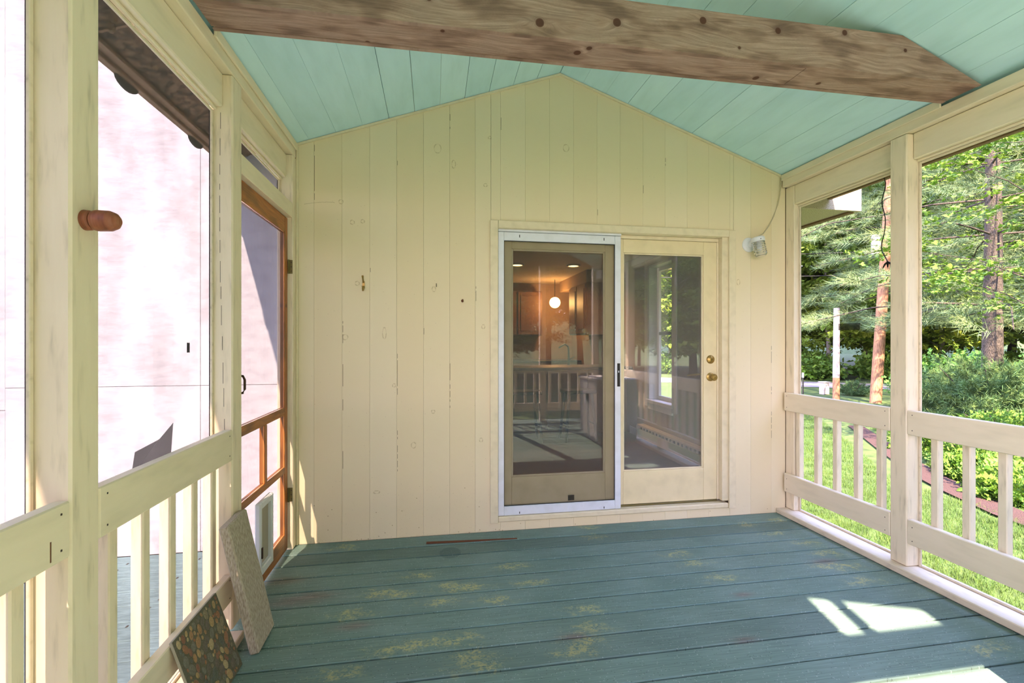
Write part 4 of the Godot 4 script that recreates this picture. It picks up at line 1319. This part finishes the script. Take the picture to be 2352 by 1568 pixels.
	sp.rotation = Vector3(-PI / 2, -0.05, 0)
	tag(sp, "long brown splinter of wood on the deck by the gable wall", "splinter")
	# mended holes in the screens
	var patch := new_st()
	var q := [Vector3(-0.985, 0.93, 1.62), Vector3(-0.985, 0.93, 1.385), Vector3(-0.983, 1.06, 1.372), Vector3(-0.985, 1.015, 1.46), Vector3(-0.986, 1.0, 1.60)]
	for i in range(1, q.size() - 1):
		poly(patch, [q[0], q[i], q[i + 1]], Vector3(1, 0, 0))
	var pa := obj("screen_patch", patch, M.patch_dense)
	tag(pa, "ragged grey mending patch on the hazy screen above the railing", "patch")
	var p2 := one_box("screen_patch", Vector3(2.838, 1.449, 0.45), Vector3(2.840, 1.497, 0.62), M.patch, null, 0.0)
	tag(p2, "dark hatched mending patch on the yard screen beside the corner", "patch")
	var p3 := one_box("screen_patch", Vector3(-0.988, 1.325, 1.243), Vector3(-0.986, 1.365, 1.262), M.patch_dense, null, 0.0)
	tag(p3, "tiny grey mending patch high on the hazy screen", "patch")
	# wire hanging outside the yard screen
	st = new_st()
	rng.seed = 9
	var wp := []
	for i in 16:
		var y := 2.44 - i * 0.037
		wp.append(Vector3(2.90 + sin(i * 1.3) * 0.006, y, 0.735 + sin(i * 0.9 + 0.5) * 0.018 * (0.3 + i / 15.0)))
	tube(st, wp, wp.map(func(_p): return 0.003), 6)
	for k in 3:
		var e: Vector3 = wp[-1]
		tube(st, [e, e + Vector3(0.0, -0.012, 0.02 * (k - 1)), e + Vector3(0.0, -0.035, 0.034 * (k - 1))], [0.006, 0.006, 0.003], 6)
	tag(obj("hanging_wire", st, M.cable_black), "thin black wire hanging outside the yard screen, knotted at its end", "wire")
	# strap loop under the eave
	st = new_st()
	var lp := []
	for i in 17:
		var a := TAU * i / 16.0 + PI / 2
		lp.append(Vector3(-1.19 + 0.018 * cos(a), 2.575 + 0.045 * sin(a) * (1.0 if sin(a) < 0 else 1.0), 1.372 + 0.012 * cos(a)))
	tube(st, lp, lp.map(func(_p): return 0.006), 6, false)
	tag(obj("strap_loop", st, M.fascia_brown), "brown strap loop hanging under the weathered eave", "strap")

# ------------------------------------------------------------------ yard
func facet(st: SurfaceTool, a: Vector3, b: Vector3, c: Vector3, hint: Vector3) -> void:
	var n := (b - a).cross(c - a).normalized()
	if n.dot(hint) < 0:
		n = -n
		var k := b
		b = c
		c = k
	st.set_normal(n)
	st.add_vertex(a)
	st.add_vertex(c)
	st.add_vertex(b)

func leaf(st: SurfaceTool, at: Vector3, along: Vector3, side: Vector3, size: float, lobes: bool) -> void:
	var n := side.cross(along).normalized()
	var tip := at + along * size
	var lift := n * size * 0.12
	if lobes:
		var a := at + along * size * 0.35
		for s in [-1.0, 1.0]:
			var w: Vector3 = side * s
			for f in [[at, a + w * size * 0.5 + lift, a + w * size * 0.12 + along * size * 0.1], [at, a + w * size * 0.12 + along * size * 0.1, tip], [a, a + w * size * 0.42 + along * size * 0.36 + lift, tip - along * size * 0.12]]:
				facet(st, f[0], f[1], f[2], n)
	else:
		for s in [-1.0, 1.0]:
			facet(st, at, at + along * size * 0.45 + side * s * size * 0.36 + lift, tip, n)

func leaf_clump(sd: int, count: int, spread: float, size: float, lobes: bool) -> ArrayMesh:
	var r := RandomNumberGenerator.new()
	r.seed = sd
	var st := new_st()
	for i in count:
		var d := Vector3(r.randf_range(-1, 1), r.randf_range(-0.45, 0.45), r.randf_range(-1, 1))
		var along := Vector3(d.x, -0.35 + r.randf_range(-0.3, 0.3), d.z).normalized()
		var side := along.cross(Vector3(r.randf_range(-0.4, 0.4), 1, r.randf_range(-0.4, 0.4))).normalized()
		leaf(st, d * spread, along, side, size * r.randf_range(0.75, 1.2), lobes)
	return st.commit()

func needle_tuft(sd: int, count: int, length: float, width: float) -> ArrayMesh:
	var r := RandomNumberGenerator.new()
	r.seed = sd
	var st := new_st()
	for i in count:
		var d := Vector3(r.randfn(), r.randfn() * 0.7, r.randfn() + 0.9).normalized()
		var s := d.cross(Vector3(r.randfn(), r.randfn(), r.randfn())).normalized()
		var p := Vector3(0, 0, r.randf_range(-0.5, 0.5) * length)
		facet(st, p - s * width, p + s * width, p + d * length * r.randf_range(0.7, 1.1), Vector3.UP)
	return st.commit()

func grass_tuft(sd: int, count: int, height: float, spread: float, width: float) -> ArrayMesh:
	var r := RandomNumberGenerator.new()
	r.seed = sd
	var st := new_st()
	for i in count:
		var p := Vector3(r.randf_range(-1, 1), 0, r.randf_range(-1, 1)) * spread
		var lean := Vector3(r.randf_range(-1, 1), 0, r.randf_range(-1, 1)) * height * 0.55
		var s := Vector3(r.randf_range(-1, 1), 0, r.randf_range(-1, 1)).normalized() * width
		facet(st, p - s, p + s, p + lean + Vector3.UP * height * r.randf_range(0.6, 1.1), Vector3.UP)
	return st.commit()

func scatter(called: String, mesh: Mesh, m: Material, spots: Array, tints: Array, parent: Node) -> MultiMeshInstance3D:
	var mm := MultiMesh.new()
	mm.transform_format = MultiMesh.TRANSFORM_3D
	mm.use_colors = true
	mm.mesh = mesh
	mm.instance_count = spots.size()
	for i in spots.size():
		mm.set_instance_transform(i, spots[i])
		mm.set_instance_color(i, tints[i])
	var o := MultiMeshInstance3D.new()
	o.multimesh = mm
	o.material_override = m
	o.name = called
	o.set_meta("kind", "stuff")
	parent.add_child(o, true)
	return o

func turn_of(r: RandomNumberGenerator, s: float) -> Basis:
	return Basis(Vector3.UP, r.randf() * TAU) * Basis(Vector3.RIGHT, r.randf_range(-0.35, 0.35)) * Basis.from_scale(Vector3.ONE * s)

func tint_of(r: RandomNumberGenerator, base: Color, spread: float) -> Color:
	var k := 1.0 + r.randf_range(-spread, spread)
	var y := r.randf_range(-0.12, 0.16)
	return Color(base.r * k * (1.0 + y), base.g * k, base.b * k * (1.0 - y))

func broadleaf(label: String, at: Vector3, sd: int, height: float, low: float, reach: float, pads: int, per: int, clump: Mesh, scale_leaf: float, base: Color, bark: Material, girth: float, group: String) -> Node3D:
	var r := RandomNumberGenerator.new()
	r.seed = sd
	var t := thing("leafy_tree", label, "tree", at, group)
	var st := new_st()
	var lean := Vector3(r.randf_range(-0.04, 0.04), 0, r.randf_range(-0.04, 0.04))
	var trunk := []
	var rad := []
	for i in 9:
		var h := height * 0.94 * i / 8.0
		trunk.append(Vector3(r.randf_range(-0.06, 0.06), h, r.randf_range(-0.06, 0.06)) + lean * h)
		rad.append(girth * (1.0 - 0.85 * i / 8.0) * (1.25 if i == 0 else 1.0))
	tube(st, trunk, rad, 9)
	obj("trunk", st, bark, t, true)
	var spots := []
	var tints := []
	var br := new_st()
	for k in pads:
		var v := (k + r.randf()) / pads
		var y := lerpf(low, height, v)
		var prof := sin(PI * clampf(0.12 + v * 0.88, 0, 1)) ** 0.6
		var a := k * 2.4 + r.randf_range(-0.4, 0.4)
		var d := reach * prof * r.randf_range(0.35, 1.0)
		var c := Vector3(cos(a) * d, y, sin(a) * d) + lean * y
		var root := lean * (y - d * 0.45) + Vector3(0, maxf(y - d * 0.5, 0.3), 0)
		tube(br, [root, root.lerp(c, 0.5) + Vector3(0, d * 0.08, 0), c], [girth * 0.24 * (1.0 - v * 0.6), girth * 0.13, girth * 0.04], 5, false)
		var pr := r.randf_range(0.55, 1.1) * reach * 0.34
		for j in per:
			var o := Vector3(r.randfn() * pr * 0.6, r.randfn() * pr * 0.22, r.randfn() * pr * 0.6)
			spots.append(Transform3D(turn_of(r, scale_leaf * r.randf_range(0.75, 1.25)), c + o))
			tints.append(tint_of(r, base, 0.28))
	obj("branches", br, bark, t, true)
	scatter("foliage", clump, M.leaf, spots, tints, t)
	return t

func pine(label: String, at: Vector3, sd: int, height: float, low: float, reach: float, whorls: int, tuft: Mesh, scale_tuft: float, girth: float, group := "") -> Node3D:
	var r := RandomNumberGenerator.new()
	r.seed = sd
	var t := thing("pine_tree", label, "tree", at, group)
	var st := new_st()
	tube(st, [Vector3(0, -0.1, 0), Vector3(0.02, height * 0.35, 0.02), Vector3(-0.03, height * 0.7, 0.03), Vector3(0, height, 0)], [girth * 1.15, girth * 0.85, girth * 0.5, 0.03], 10)
	obj("trunk", st, M.bark, t, true)
	var br := new_st()
	var spots := []
	var tints := []
	for k in whorls:
		var v := (k + 0.5) / whorls
		var y := lerpf(low, height * 0.97, v)
		var len0 := reach * (1.0 - v * 0.72)
		for b in 5:
			var a := b * TAU / 5 + k * 0.83 + r.randf_range(-0.3, 0.3)
			var d := Vector3(cos(a), 0, sin(a))
			var len1 := len0 * r.randf_range(0.7, 1.1)
			var pts := []
			var rr := []
			for i in 5:
				var u := i / 4.0
				pts.append(Vector3(0, y, 0) + d * len1 * u + Vector3(0, len1 * (0.10 * u - 0.22 * u * u), 0) + Vector3(r.randfn(), r.randfn(), r.randfn()) * 0.04 * len1 * u * 0.5)
				rr.append(lerpf(girth * 0.17 * (1.0 - v * 0.5), 0.008, u))
			tube(br, pts, rr, 5, false)
			var n := int(14 + len1 * 9)
			for j in n:
				var u := sqrt(r.randf_range(0.08, 1.0))
				var i0 := mini(int(u * 4.0), 3)
				var p: Vector3 = pts[i0].lerp(pts[i0 + 1], u * 4.0 - i0)
				var side := d.cross(Vector3.UP) * r.randfn() * len1 * 0.13 * (1.2 - u * 0.5)
				p += side + Vector3(0, r.randf_range(-0.05, 0.12), 0)
				var out := (d + side.normalized() * 0.8 + Vector3(0, 0.15, 0)).normalized()
				spots.append(Transform3D(Basis.looking_at(-out, Vector3.UP) * Basis.from_scale(Vector3.ONE * scale_tuft * r.randf_range(0.8, 1.3)), p))
				tints.append(tint_of(r, Color(1, 1, 1), 0.25))
	obj("branches", br, M.bark, t, true)
	scatter("needles", tuft, M.needle, spots, tints, t)
	return t

func bush(called: String, label: String, at: Vector3, sd: int, size: Vector3, count: int, clump: Mesh, m: Material, s: float, base: Color, group := "") -> Node3D:
	var r := RandomNumberGenerator.new()
	r.seed = sd
	var t := thing(called, label, "shrub", at, group)
	var st := new_st()
	for k in 7:
		var a := k * 0.9
		tube(st, [Vector3(0, 0, 0), Vector3(cos(a) * size.x * 0.35, size.y * 0.5, sin(a) * size.z * 0.35), Vector3(cos(a) * size.x * 0.6, size.y * 0.8, sin(a) * size.z * 0.6)], [0.025, 0.015, 0.006], 5, false)
	obj("stems", st, M.bark, t, true)
	var spots := []
	var tints := []
	var n := fnl(sd, 1.1, 2)
	for i in count:
		var d := Vector3(r.randfn(), r.randfn(), r.randfn()).normalized()
		d.y = absf(d.y) * (1.0 if r.randf() > 0.15 else -0.2)
		var k := pow(r.randf(), 0.33) * (0.82 + 0.35 * n.get_noise_3dv(d * 2.5))
		var p := Vector3(d.x * size.x, size.y * 0.3 + d.y * size.y * 0.72, d.z * size.z) * k
		p.y = maxf(p.y, 0.03)
		spots.append(Transform3D(Basis.looking_at(-(d + Vector3(0, 0.2, 0.01)).normalized(), Vector3.UP) * Basis(Vector3.FORWARD, r.randf() * TAU) * Basis.from_scale(Vector3.ONE * s * r.randf_range(0.7, 1.3)), p))
		tints.append(tint_of(r, base, 0.3))
	scatter("foliage", clump, m, spots, tints, t)
	return t

func strip(st: SurfaceTool, path: Array, half: Array, y: float) -> void:
	for i in path.size() - 1:
		var a: Vector2 = path[i]
		var b: Vector2 = path[i + 1]
		var n0 := ((path[mini(i + 1, path.size() - 1)] - path[maxi(i - 1, 0)]) as Vector2).normalized().orthogonal()
		var n1 := ((path[mini(i + 2, path.size() - 1)] - path[i]) as Vector2).normalized().orthogonal()
		var q := []
		for e in [a + n0 * half[i], b + n1 * half[i + 1], b - n1 * half[i + 1], a - n0 * half[i]]:
			q.append(Vector3(e.x, y, e.y))
		poly(st, q, Vector3.UP)

func build_yard() -> void:
	var gr := setting("ground", "sunlit lawn around the porch")
	one_box("soil", Vector3(-90, GROUND - 0.3, -90), Vector3(110, GROUND, 90), M.lawn, gr, 0.0)
	var rd := setting("road", "pale gravel road past the lawn")
	var st := new_st()
	strip(st, [Vector2(2, -27), Vector2(10, -20), Vector2(17, -15.6), Vector2(19.5, -13.9), Vector2(27, -9.5), Vector2(45, -2), Vector2(70, 6)], [1.5, 1.5, 1.5, 1.5, 1.5, 1.5, 1.5], GROUND + 0.012)
	obj("gravel_bed", st, M.gravel, rd)
	# grassy bank rising behind the woods
	var hill := setting("hill", "bright grassy bank rising behind the woods")
	st = new_st()
	for i in 30:
		var a0 := deg_to_rad(5.0 + i * 5.6)
		var a1 := deg_to_rad(5.0 + (i + 1) * 5.6)
		for k in 5:
			var r0 := 46.0 + k * 9.0
			var r1 := r0 + 9.0
			var y0 := GROUND + 0.01 + 7.5 * smoothstep(46.0, 91.0, r0)
			var y1 := GROUND + 0.01 + 7.5 * smoothstep(46.0, 91.0, r1)
			poly(st, [Vector3(sin(a0) * r0, y0, 3.35 - cos(a0) * r0), Vector3(sin(a1) * r0, y0, 3.35 - cos(a1) * r0), Vector3(sin(a1) * r1, y1, 3.35 - cos(a1) * r1), Vector3(sin(a0) * r1, y1, 3.35 - cos(a0) * r1)], Vector3.UP)
	obj("grass_slope", st, M.lawn, hill)
	var mu := thing("mulch_bed", "strip of red bark mulch edging the flower bed", "mulch", Vector3(6.9, GROUND, -1.8))
	st = new_st()
	strip(st, [Vector2(9.6, -6.0), Vector2(7.9, -3.6), Vector2(7.05, -2.3), Vector2(6.75, -1.7), Vector2(6.4, -0.9), Vector2(6.2, 0.2), Vector2(6.2, 2.0), Vector2(6.8, 5.0)], [0.15, 0.17, 0.2, 0.21, 0.2, 0.2, 0.2, 0.2], GROUND + 0.03)
	obj("bark_chips", st, M.mulch, mu)
	var r := RandomNumberGenerator.new()
	# grass: dense close to the porch, thinner farther out
	r.seed = 501
	var tuft := grass_tuft(1, 12, 0.055, 0.06, 0.0026)
	var spots := []
	var tints := []
	for i in 42000:
		var u := pow(r.randf(), 0.75)
		var dist := 3.2 + u * 14.0
		var ang := r.randf_range(0.35, 1.50)
		var p := Vector3(sin(ang) * dist, GROUND, 3.35 - cos(ang) * dist)
		if p.x < 3.0 or (p.x > 6.0 and p.x < 7.6 + maxf(0.0, -p.z - 2.0) * 0.7 and absf(p.x - 6.9 - maxf(0.0, -p.z - 2.3) * 0.68) < 0.5):
			continue
		spots.append(Transform3D(Basis(Vector3.UP, r.randf() * TAU) * Basis.from_scale(Vector3.ONE * r.randf_range(0.7, 1.3)), p))
		tints.append(tint_of(r, Color(1, 1, 1), 0.22))
	var lawn := scatter("grass", tuft, M.grass, spots, tints, self)
	lawn.set_meta("label", "short green lawn grass between the porch and the road")
	lawn.set_meta("category", "grass")

	var near_clump := leaf_clump(2, 12, 0.17, 0.11, true)
	var far_clump := leaf_clump(3, 14, 0.26, 0.17, false)
	var tuft_near := needle_tuft(4, 34, 0.13, 0.0022)
	var tuft_far := needle_tuft(5, 26, 0.24, 0.006)
	var small_clump := leaf_clump(6, 10, 0.06, 0.05, false)
	var yew := needle_tuft(7, 40, 0.09, 0.004)

	# bed plants behind the mulch
	r.seed = 77
	var bed := [[7.3, 0.3, 0.32], [7.15, -0.5, 0.35], [7.3, -1.5, 0.3], [7.9, -1.6, 0.4], [8.3, -2.6, 0.42], [8.8, -3.6, 0.45], [8.2, -0.6, 0.42], [8.9, -1.5, 0.5], [9.6, -2.5, 0.55], [10.2, -3.6, 0.6], [7.0, -1.35, 0.2], [7.6, -2.2, 0.26]]
	for i in bed.size():
		var k: Array = bed[i]
		bush("bed_plant", "low leafy green plant in the flower bed behind the mulch", Vector3(k[0], GROUND, k[1]), 600 + i, Vector3(k[2] * 1.5, k[2] * 1.25, k[2] * 1.5), 420, small_clump, M.leaf, 1.3, Color(0.75, 0.95, 0.9), "leafy plants in the flower bed")
	# iris with one violet flower
	var ir := thing("iris", "iris clump with sword leaves and one violet flower", "flower", Vector3(7.62, GROUND, -0.75))
	st = new_st()
	r.seed = 88
	for i in 26:
		var a := r.randf() * TAU
		var p := Vector3(cos(a), 0, sin(a)) * r.randf_range(0.02, 0.14)
		var d := Vector3(cos(a), 0, sin(a)) * r.randf_range(0.05, 0.28)
		var s := Vector3(-sin(a), 0, cos(a)) * 0.014
		var h := r.randf_range(0.42, 0.62)
		poly(st, [p - s, p + s, p + d * 0.4 + s * 0.9 + Vector3(0, h * 0.6, 0), p + d * 0.4 - s * 0.9 + Vector3(0, h * 0.6, 0)], Vector3.UP + d)
		poly(st, [p + d * 0.4 - s * 0.9 + Vector3(0, h * 0.6, 0), p + d * 0.4 + s * 0.9 + Vector3(0, h * 0.6, 0), p + d + Vector3(0, h, 0)], Vector3.UP + d)
	obj("leaves", st, M.leaf, ir, true)
	st = new_st()
	tube(st, [Vector3(0, 0, 0), Vector3(0.02, 0.66, 0.01)], [0.006, 0.005], 6)
	obj("stalk", st, M.leaf, ir, true)
	for i in 6:
		st = new_st()
		var a := i * TAU / 6
		var d := Vector3(cos(a), 0, sin(a))
		var s := Vector3(-sin(a), 0, cos(a)) * 0.022
		var c := Vector3(0.02, 0.66, 0.01)
		var up := 0.05 if i % 2 else -0.02
		poly(st, [c, c + d * 0.03 + s + Vector3(0, up, 0), c + d * 0.065 + Vector3(0, up * 0.7, 0), c + d * 0.03 - s + Vector3(0, up, 0)], Vector3.UP)
		obj("petal", st, M.flower, ir, true)

	bush("yew_shrub", "big dark rounded yew shrub behind the flower bed", Vector3(12.0, GROUND, -4.9), 610, Vector3(1.7, 1.75, 1.7), 4200, yew, M.needle, 1.5, Color(0.85, 1.0, 0.75))
	bush("broad_shrub", "spreading green shrub in the shade left of the yew", Vector3(13.8, GROUND, -6.9), 611, Vector3(1.6, 1.7, 1.5), 1500, near_clump, M.leaf, 1.0, Color(0.5, 0.8, 0.85))
	bush("road_shrub", "small round dark shrub by the road between the poles", Vector3(15.1, GROUND, -11.4), 612, Vector3(0.5, 0.55, 0.5), 500, yew, M.needle, 1.2, Color(0.6, 0.75, 0.6))

	# poles by the road
	var up1 := thing("utility_pole", "tall leaning orange-brown utility pole with a grey transformer", "utility pole", Vector3(13.97, GROUND, -9.54))
	st = new_st()
	tube(st, [Vector3(0, -0.1, 0), Vector3(0.4 * 10.0 / 6.2, 10.0, 0.08 * 10.0 / 6.2)], [0.16, 0.115], 16)
	obj("shaft", st, M.pole_wood, up1, true)
	st = new_st()
	lathe(st, [Vector2(0.0, 0.36), Vector2(0.10, 0.34), Vector2(0.13, 0.28), Vector2(0.13, -0.28), Vector2(0.11, -0.32), Vector2(0.0, -0.32)], Transform3D(Basis(), Vector3(0.05, 5.05, -0.02)), 16)
	obj("transformer", st, M.pole_grey, up1, true)
	one_of_arm(up1)
	var up2 := thing("grey_post", "short pale grey pole stub beside the leaning utility pole", "pole", Vector3(13.4, GROUND, -10.43))
	st = new_st()
	tube(st, [Vector3(0, -0.1, 0), Vector3(0.0, 0.75, 0.0)], [0.105, 0.102], 14)
	obj("stained_foot", st, M.pole_wood, up2, true)
	st = new_st()
	tube(st, [Vector3(0, 0.751, 0), Vector3(0.02, 3.1, 0.0)], [0.102, 0.088], 14)
	obj("shaft", st, M.pole_grey, up2, true)
	st = new_st()
	for k in 2:
		var pts := []
		for i in 15:
			var u := i / 14.0
			pts.append(Vector3(lerpf(-8, 46, u), 5.3 + k * 0.9 - 2.2 * sin(PI * u) * 0.6, lerpf(-24, 1, u)))
		tube(st, pts, pts.map(func(_p): return 0.016), 5)
	tag(obj("overhead_lines", st, M.cable_black), "two dark overhead lines strung along the road", "cable")
	var mk := thing("road_marker", "thin dark marker stake with a white tip by the road", "stake", Vector3(13.6, GROUND, -12.1))
	one_box("stake", Vector3(13.58, GROUND, -12.12), Vector3(13.62, GROUND + 0.62, -12.08), M.appliance, mk)
	one_box("tip", Vector3(13.575, GROUND + 0.621, -12.125), Vector3(13.625, GROUND + 0.80, -12.075), M.lamp_white, mk)
	var ub := thing("utility_box", "small pale utility box beside the grey pole stub", "box", Vector3(14.3, GROUND, -11.9))
	one_box("cabinet", Vector3(14.18, GROUND, -12.0), Vector3(14.44, GROUND + 0.45, -11.78), M.pole_grey, ub, 0.02)
	one_box("lid", Vector3(14.16, GROUND + 0.451, -12.02), Vector3(14.46, GROUND + 0.48, -11.76), M.pole_grey, ub)

	# pines and maples close to the porch
	pine("big pine with a grey trunk behind the flower bed", Vector3(12.3, GROUND, -5.6 + 0.4), 701, 13.0, 2.4, 4.6, 13, tuft_near, 1.7, 0.17)
	pine("second tall pine standing past the yew shrub", Vector3(17.2, GROUND, -7.2), 702, 15.0, 2.6, 4.6, 13, tuft_far, 1.25, 0.2)
	pine("pine whose boughs reach over the utility pole", Vector3(18.5, GROUND, -12.2), 703, 14.0, 2.6, 5.0, 13, tuft_far, 1.2, 0.2)
	broadleaf("light green young maple reaching in front of the big pine", Vector3(9.6, GROUND, -2.3), 711, 6.4, 1.9, 2.1, 20, 52, near_clump, 0.58, Color(0.8, 0.95, 0.8), M.bark, 0.06, "")
	# woods beyond the road, and round to the front of the porch
	var protos := []
	protos.append(broadleaf("tall leafy green tree in the woods beyond the road", Vector3(20.5, GROUND, -21.0), 721, 15.0, 2.6, 4.2, 44, 46, far_clump, 1.35, Color(1, 1, 1), M.bark, 0.17, "leafy trees in the woods"))
	protos.append(broadleaf("slim pale-barked leafy tree in the woods beyond the road", Vector3(24.5, GROUND, -19.0), 722, 13.0, 1.6, 3.8, 40, 46, far_clump, 1.3, Color(1.1, 1.05, 0.8), M.pale_bark, 0.11, "leafy trees in the woods"))
	protos.append(broadleaf("broad deep-green tree with a thick trunk in the woods", Vector3(29.0, GROUND, -17.0), 723, 17.0, 3.4, 4.8, 46, 46, far_clump, 1.45, Color(0.85, 0.95, 0.9), M.bark, 0.2, "leafy trees in the woods"))
	r.seed = 909
	var made := []
	for i in 86:
		for tries in 20:
			var ang := deg_to_rad(r.randf_range(18.0, 84.0)) if i < 54 else deg_to_rad(r.randf_range(84.0, 140.0) if i % 3 == 0 else r.randf_range(140.0, 174.0))
			var dist := (26.0 + 24.0 * sqrt(r.randf())) if i < 54 else r.randf_range(15.0, 34.0)
			var p := Vector3(sin(ang) * dist, GROUND, 3.35 - cos(ang) * dist)
			if i < 54 and p.z > -0.47 * (34.0 - p.x) - 5.0 and p.x < 40.0 and p.z > -19.0 + (p.x - 17.0) * 0.62 - 2.5:
				continue
			var free := true
			for q in made:
				if (q as Vector3).distance_to(p) < 3.8:
					free = false
			if not free:
				continue
			made.append(p)
			var o: Node3D = protos[i % 3].duplicate()
			o.name = numbered("leafy_tree")
			if i >= 54:
				o.set_meta("label", "leafy tree standing past the front of the porch")
				o.set_meta("group", "leafy trees past the porch front")
			add_child(o)
			o.position = p
			o.rotation.y = r.randf() * TAU
			o.scale = Vector3.ONE * r.randf_range(0.85, 1.2)
			break
	# undergrowth along the far edge of the road
	var ub0: Node3D = null
	for i in 22:
		var u := i / 21.0
		var p := Vector3(lerpf(8, 36, u), GROUND, lerpf(-25.5, -9.0, u)) + Vector3(r.randf_range(-0.6, 0.6), 0, r.randf_range(-2.5, 0.2))
		if ub0 == null:
			ub0 = bush("roadside_bush", "wild green bush along the far edge of the road", p, 640, Vector3(1.5, 1.3, 1.3), 420, far_clump, M.leaf, 0.9, Color(0.8, 0.95, 0.8), "wild bushes beyond the road")
		else:
			var o: Node3D = ub0.duplicate()
			o.name = numbered("roadside_bush")
			add_child(o)
			o.position = p
			o.rotation.y = r.randf() * TAU
			o.scale = Vector3(1, r.randf_range(0.6, 1.3), 1) * r.randf_range(0.8, 1.3)

func one_of_arm(p: Node3D) -> void:
	var st := new_st()
	box(st, Vector3(-0.6, 7.2, -0.05), Vector3(1.5, 7.3, 0.05), 0.005)
	obj("crossarm", st, M.pole_wood, p, true)
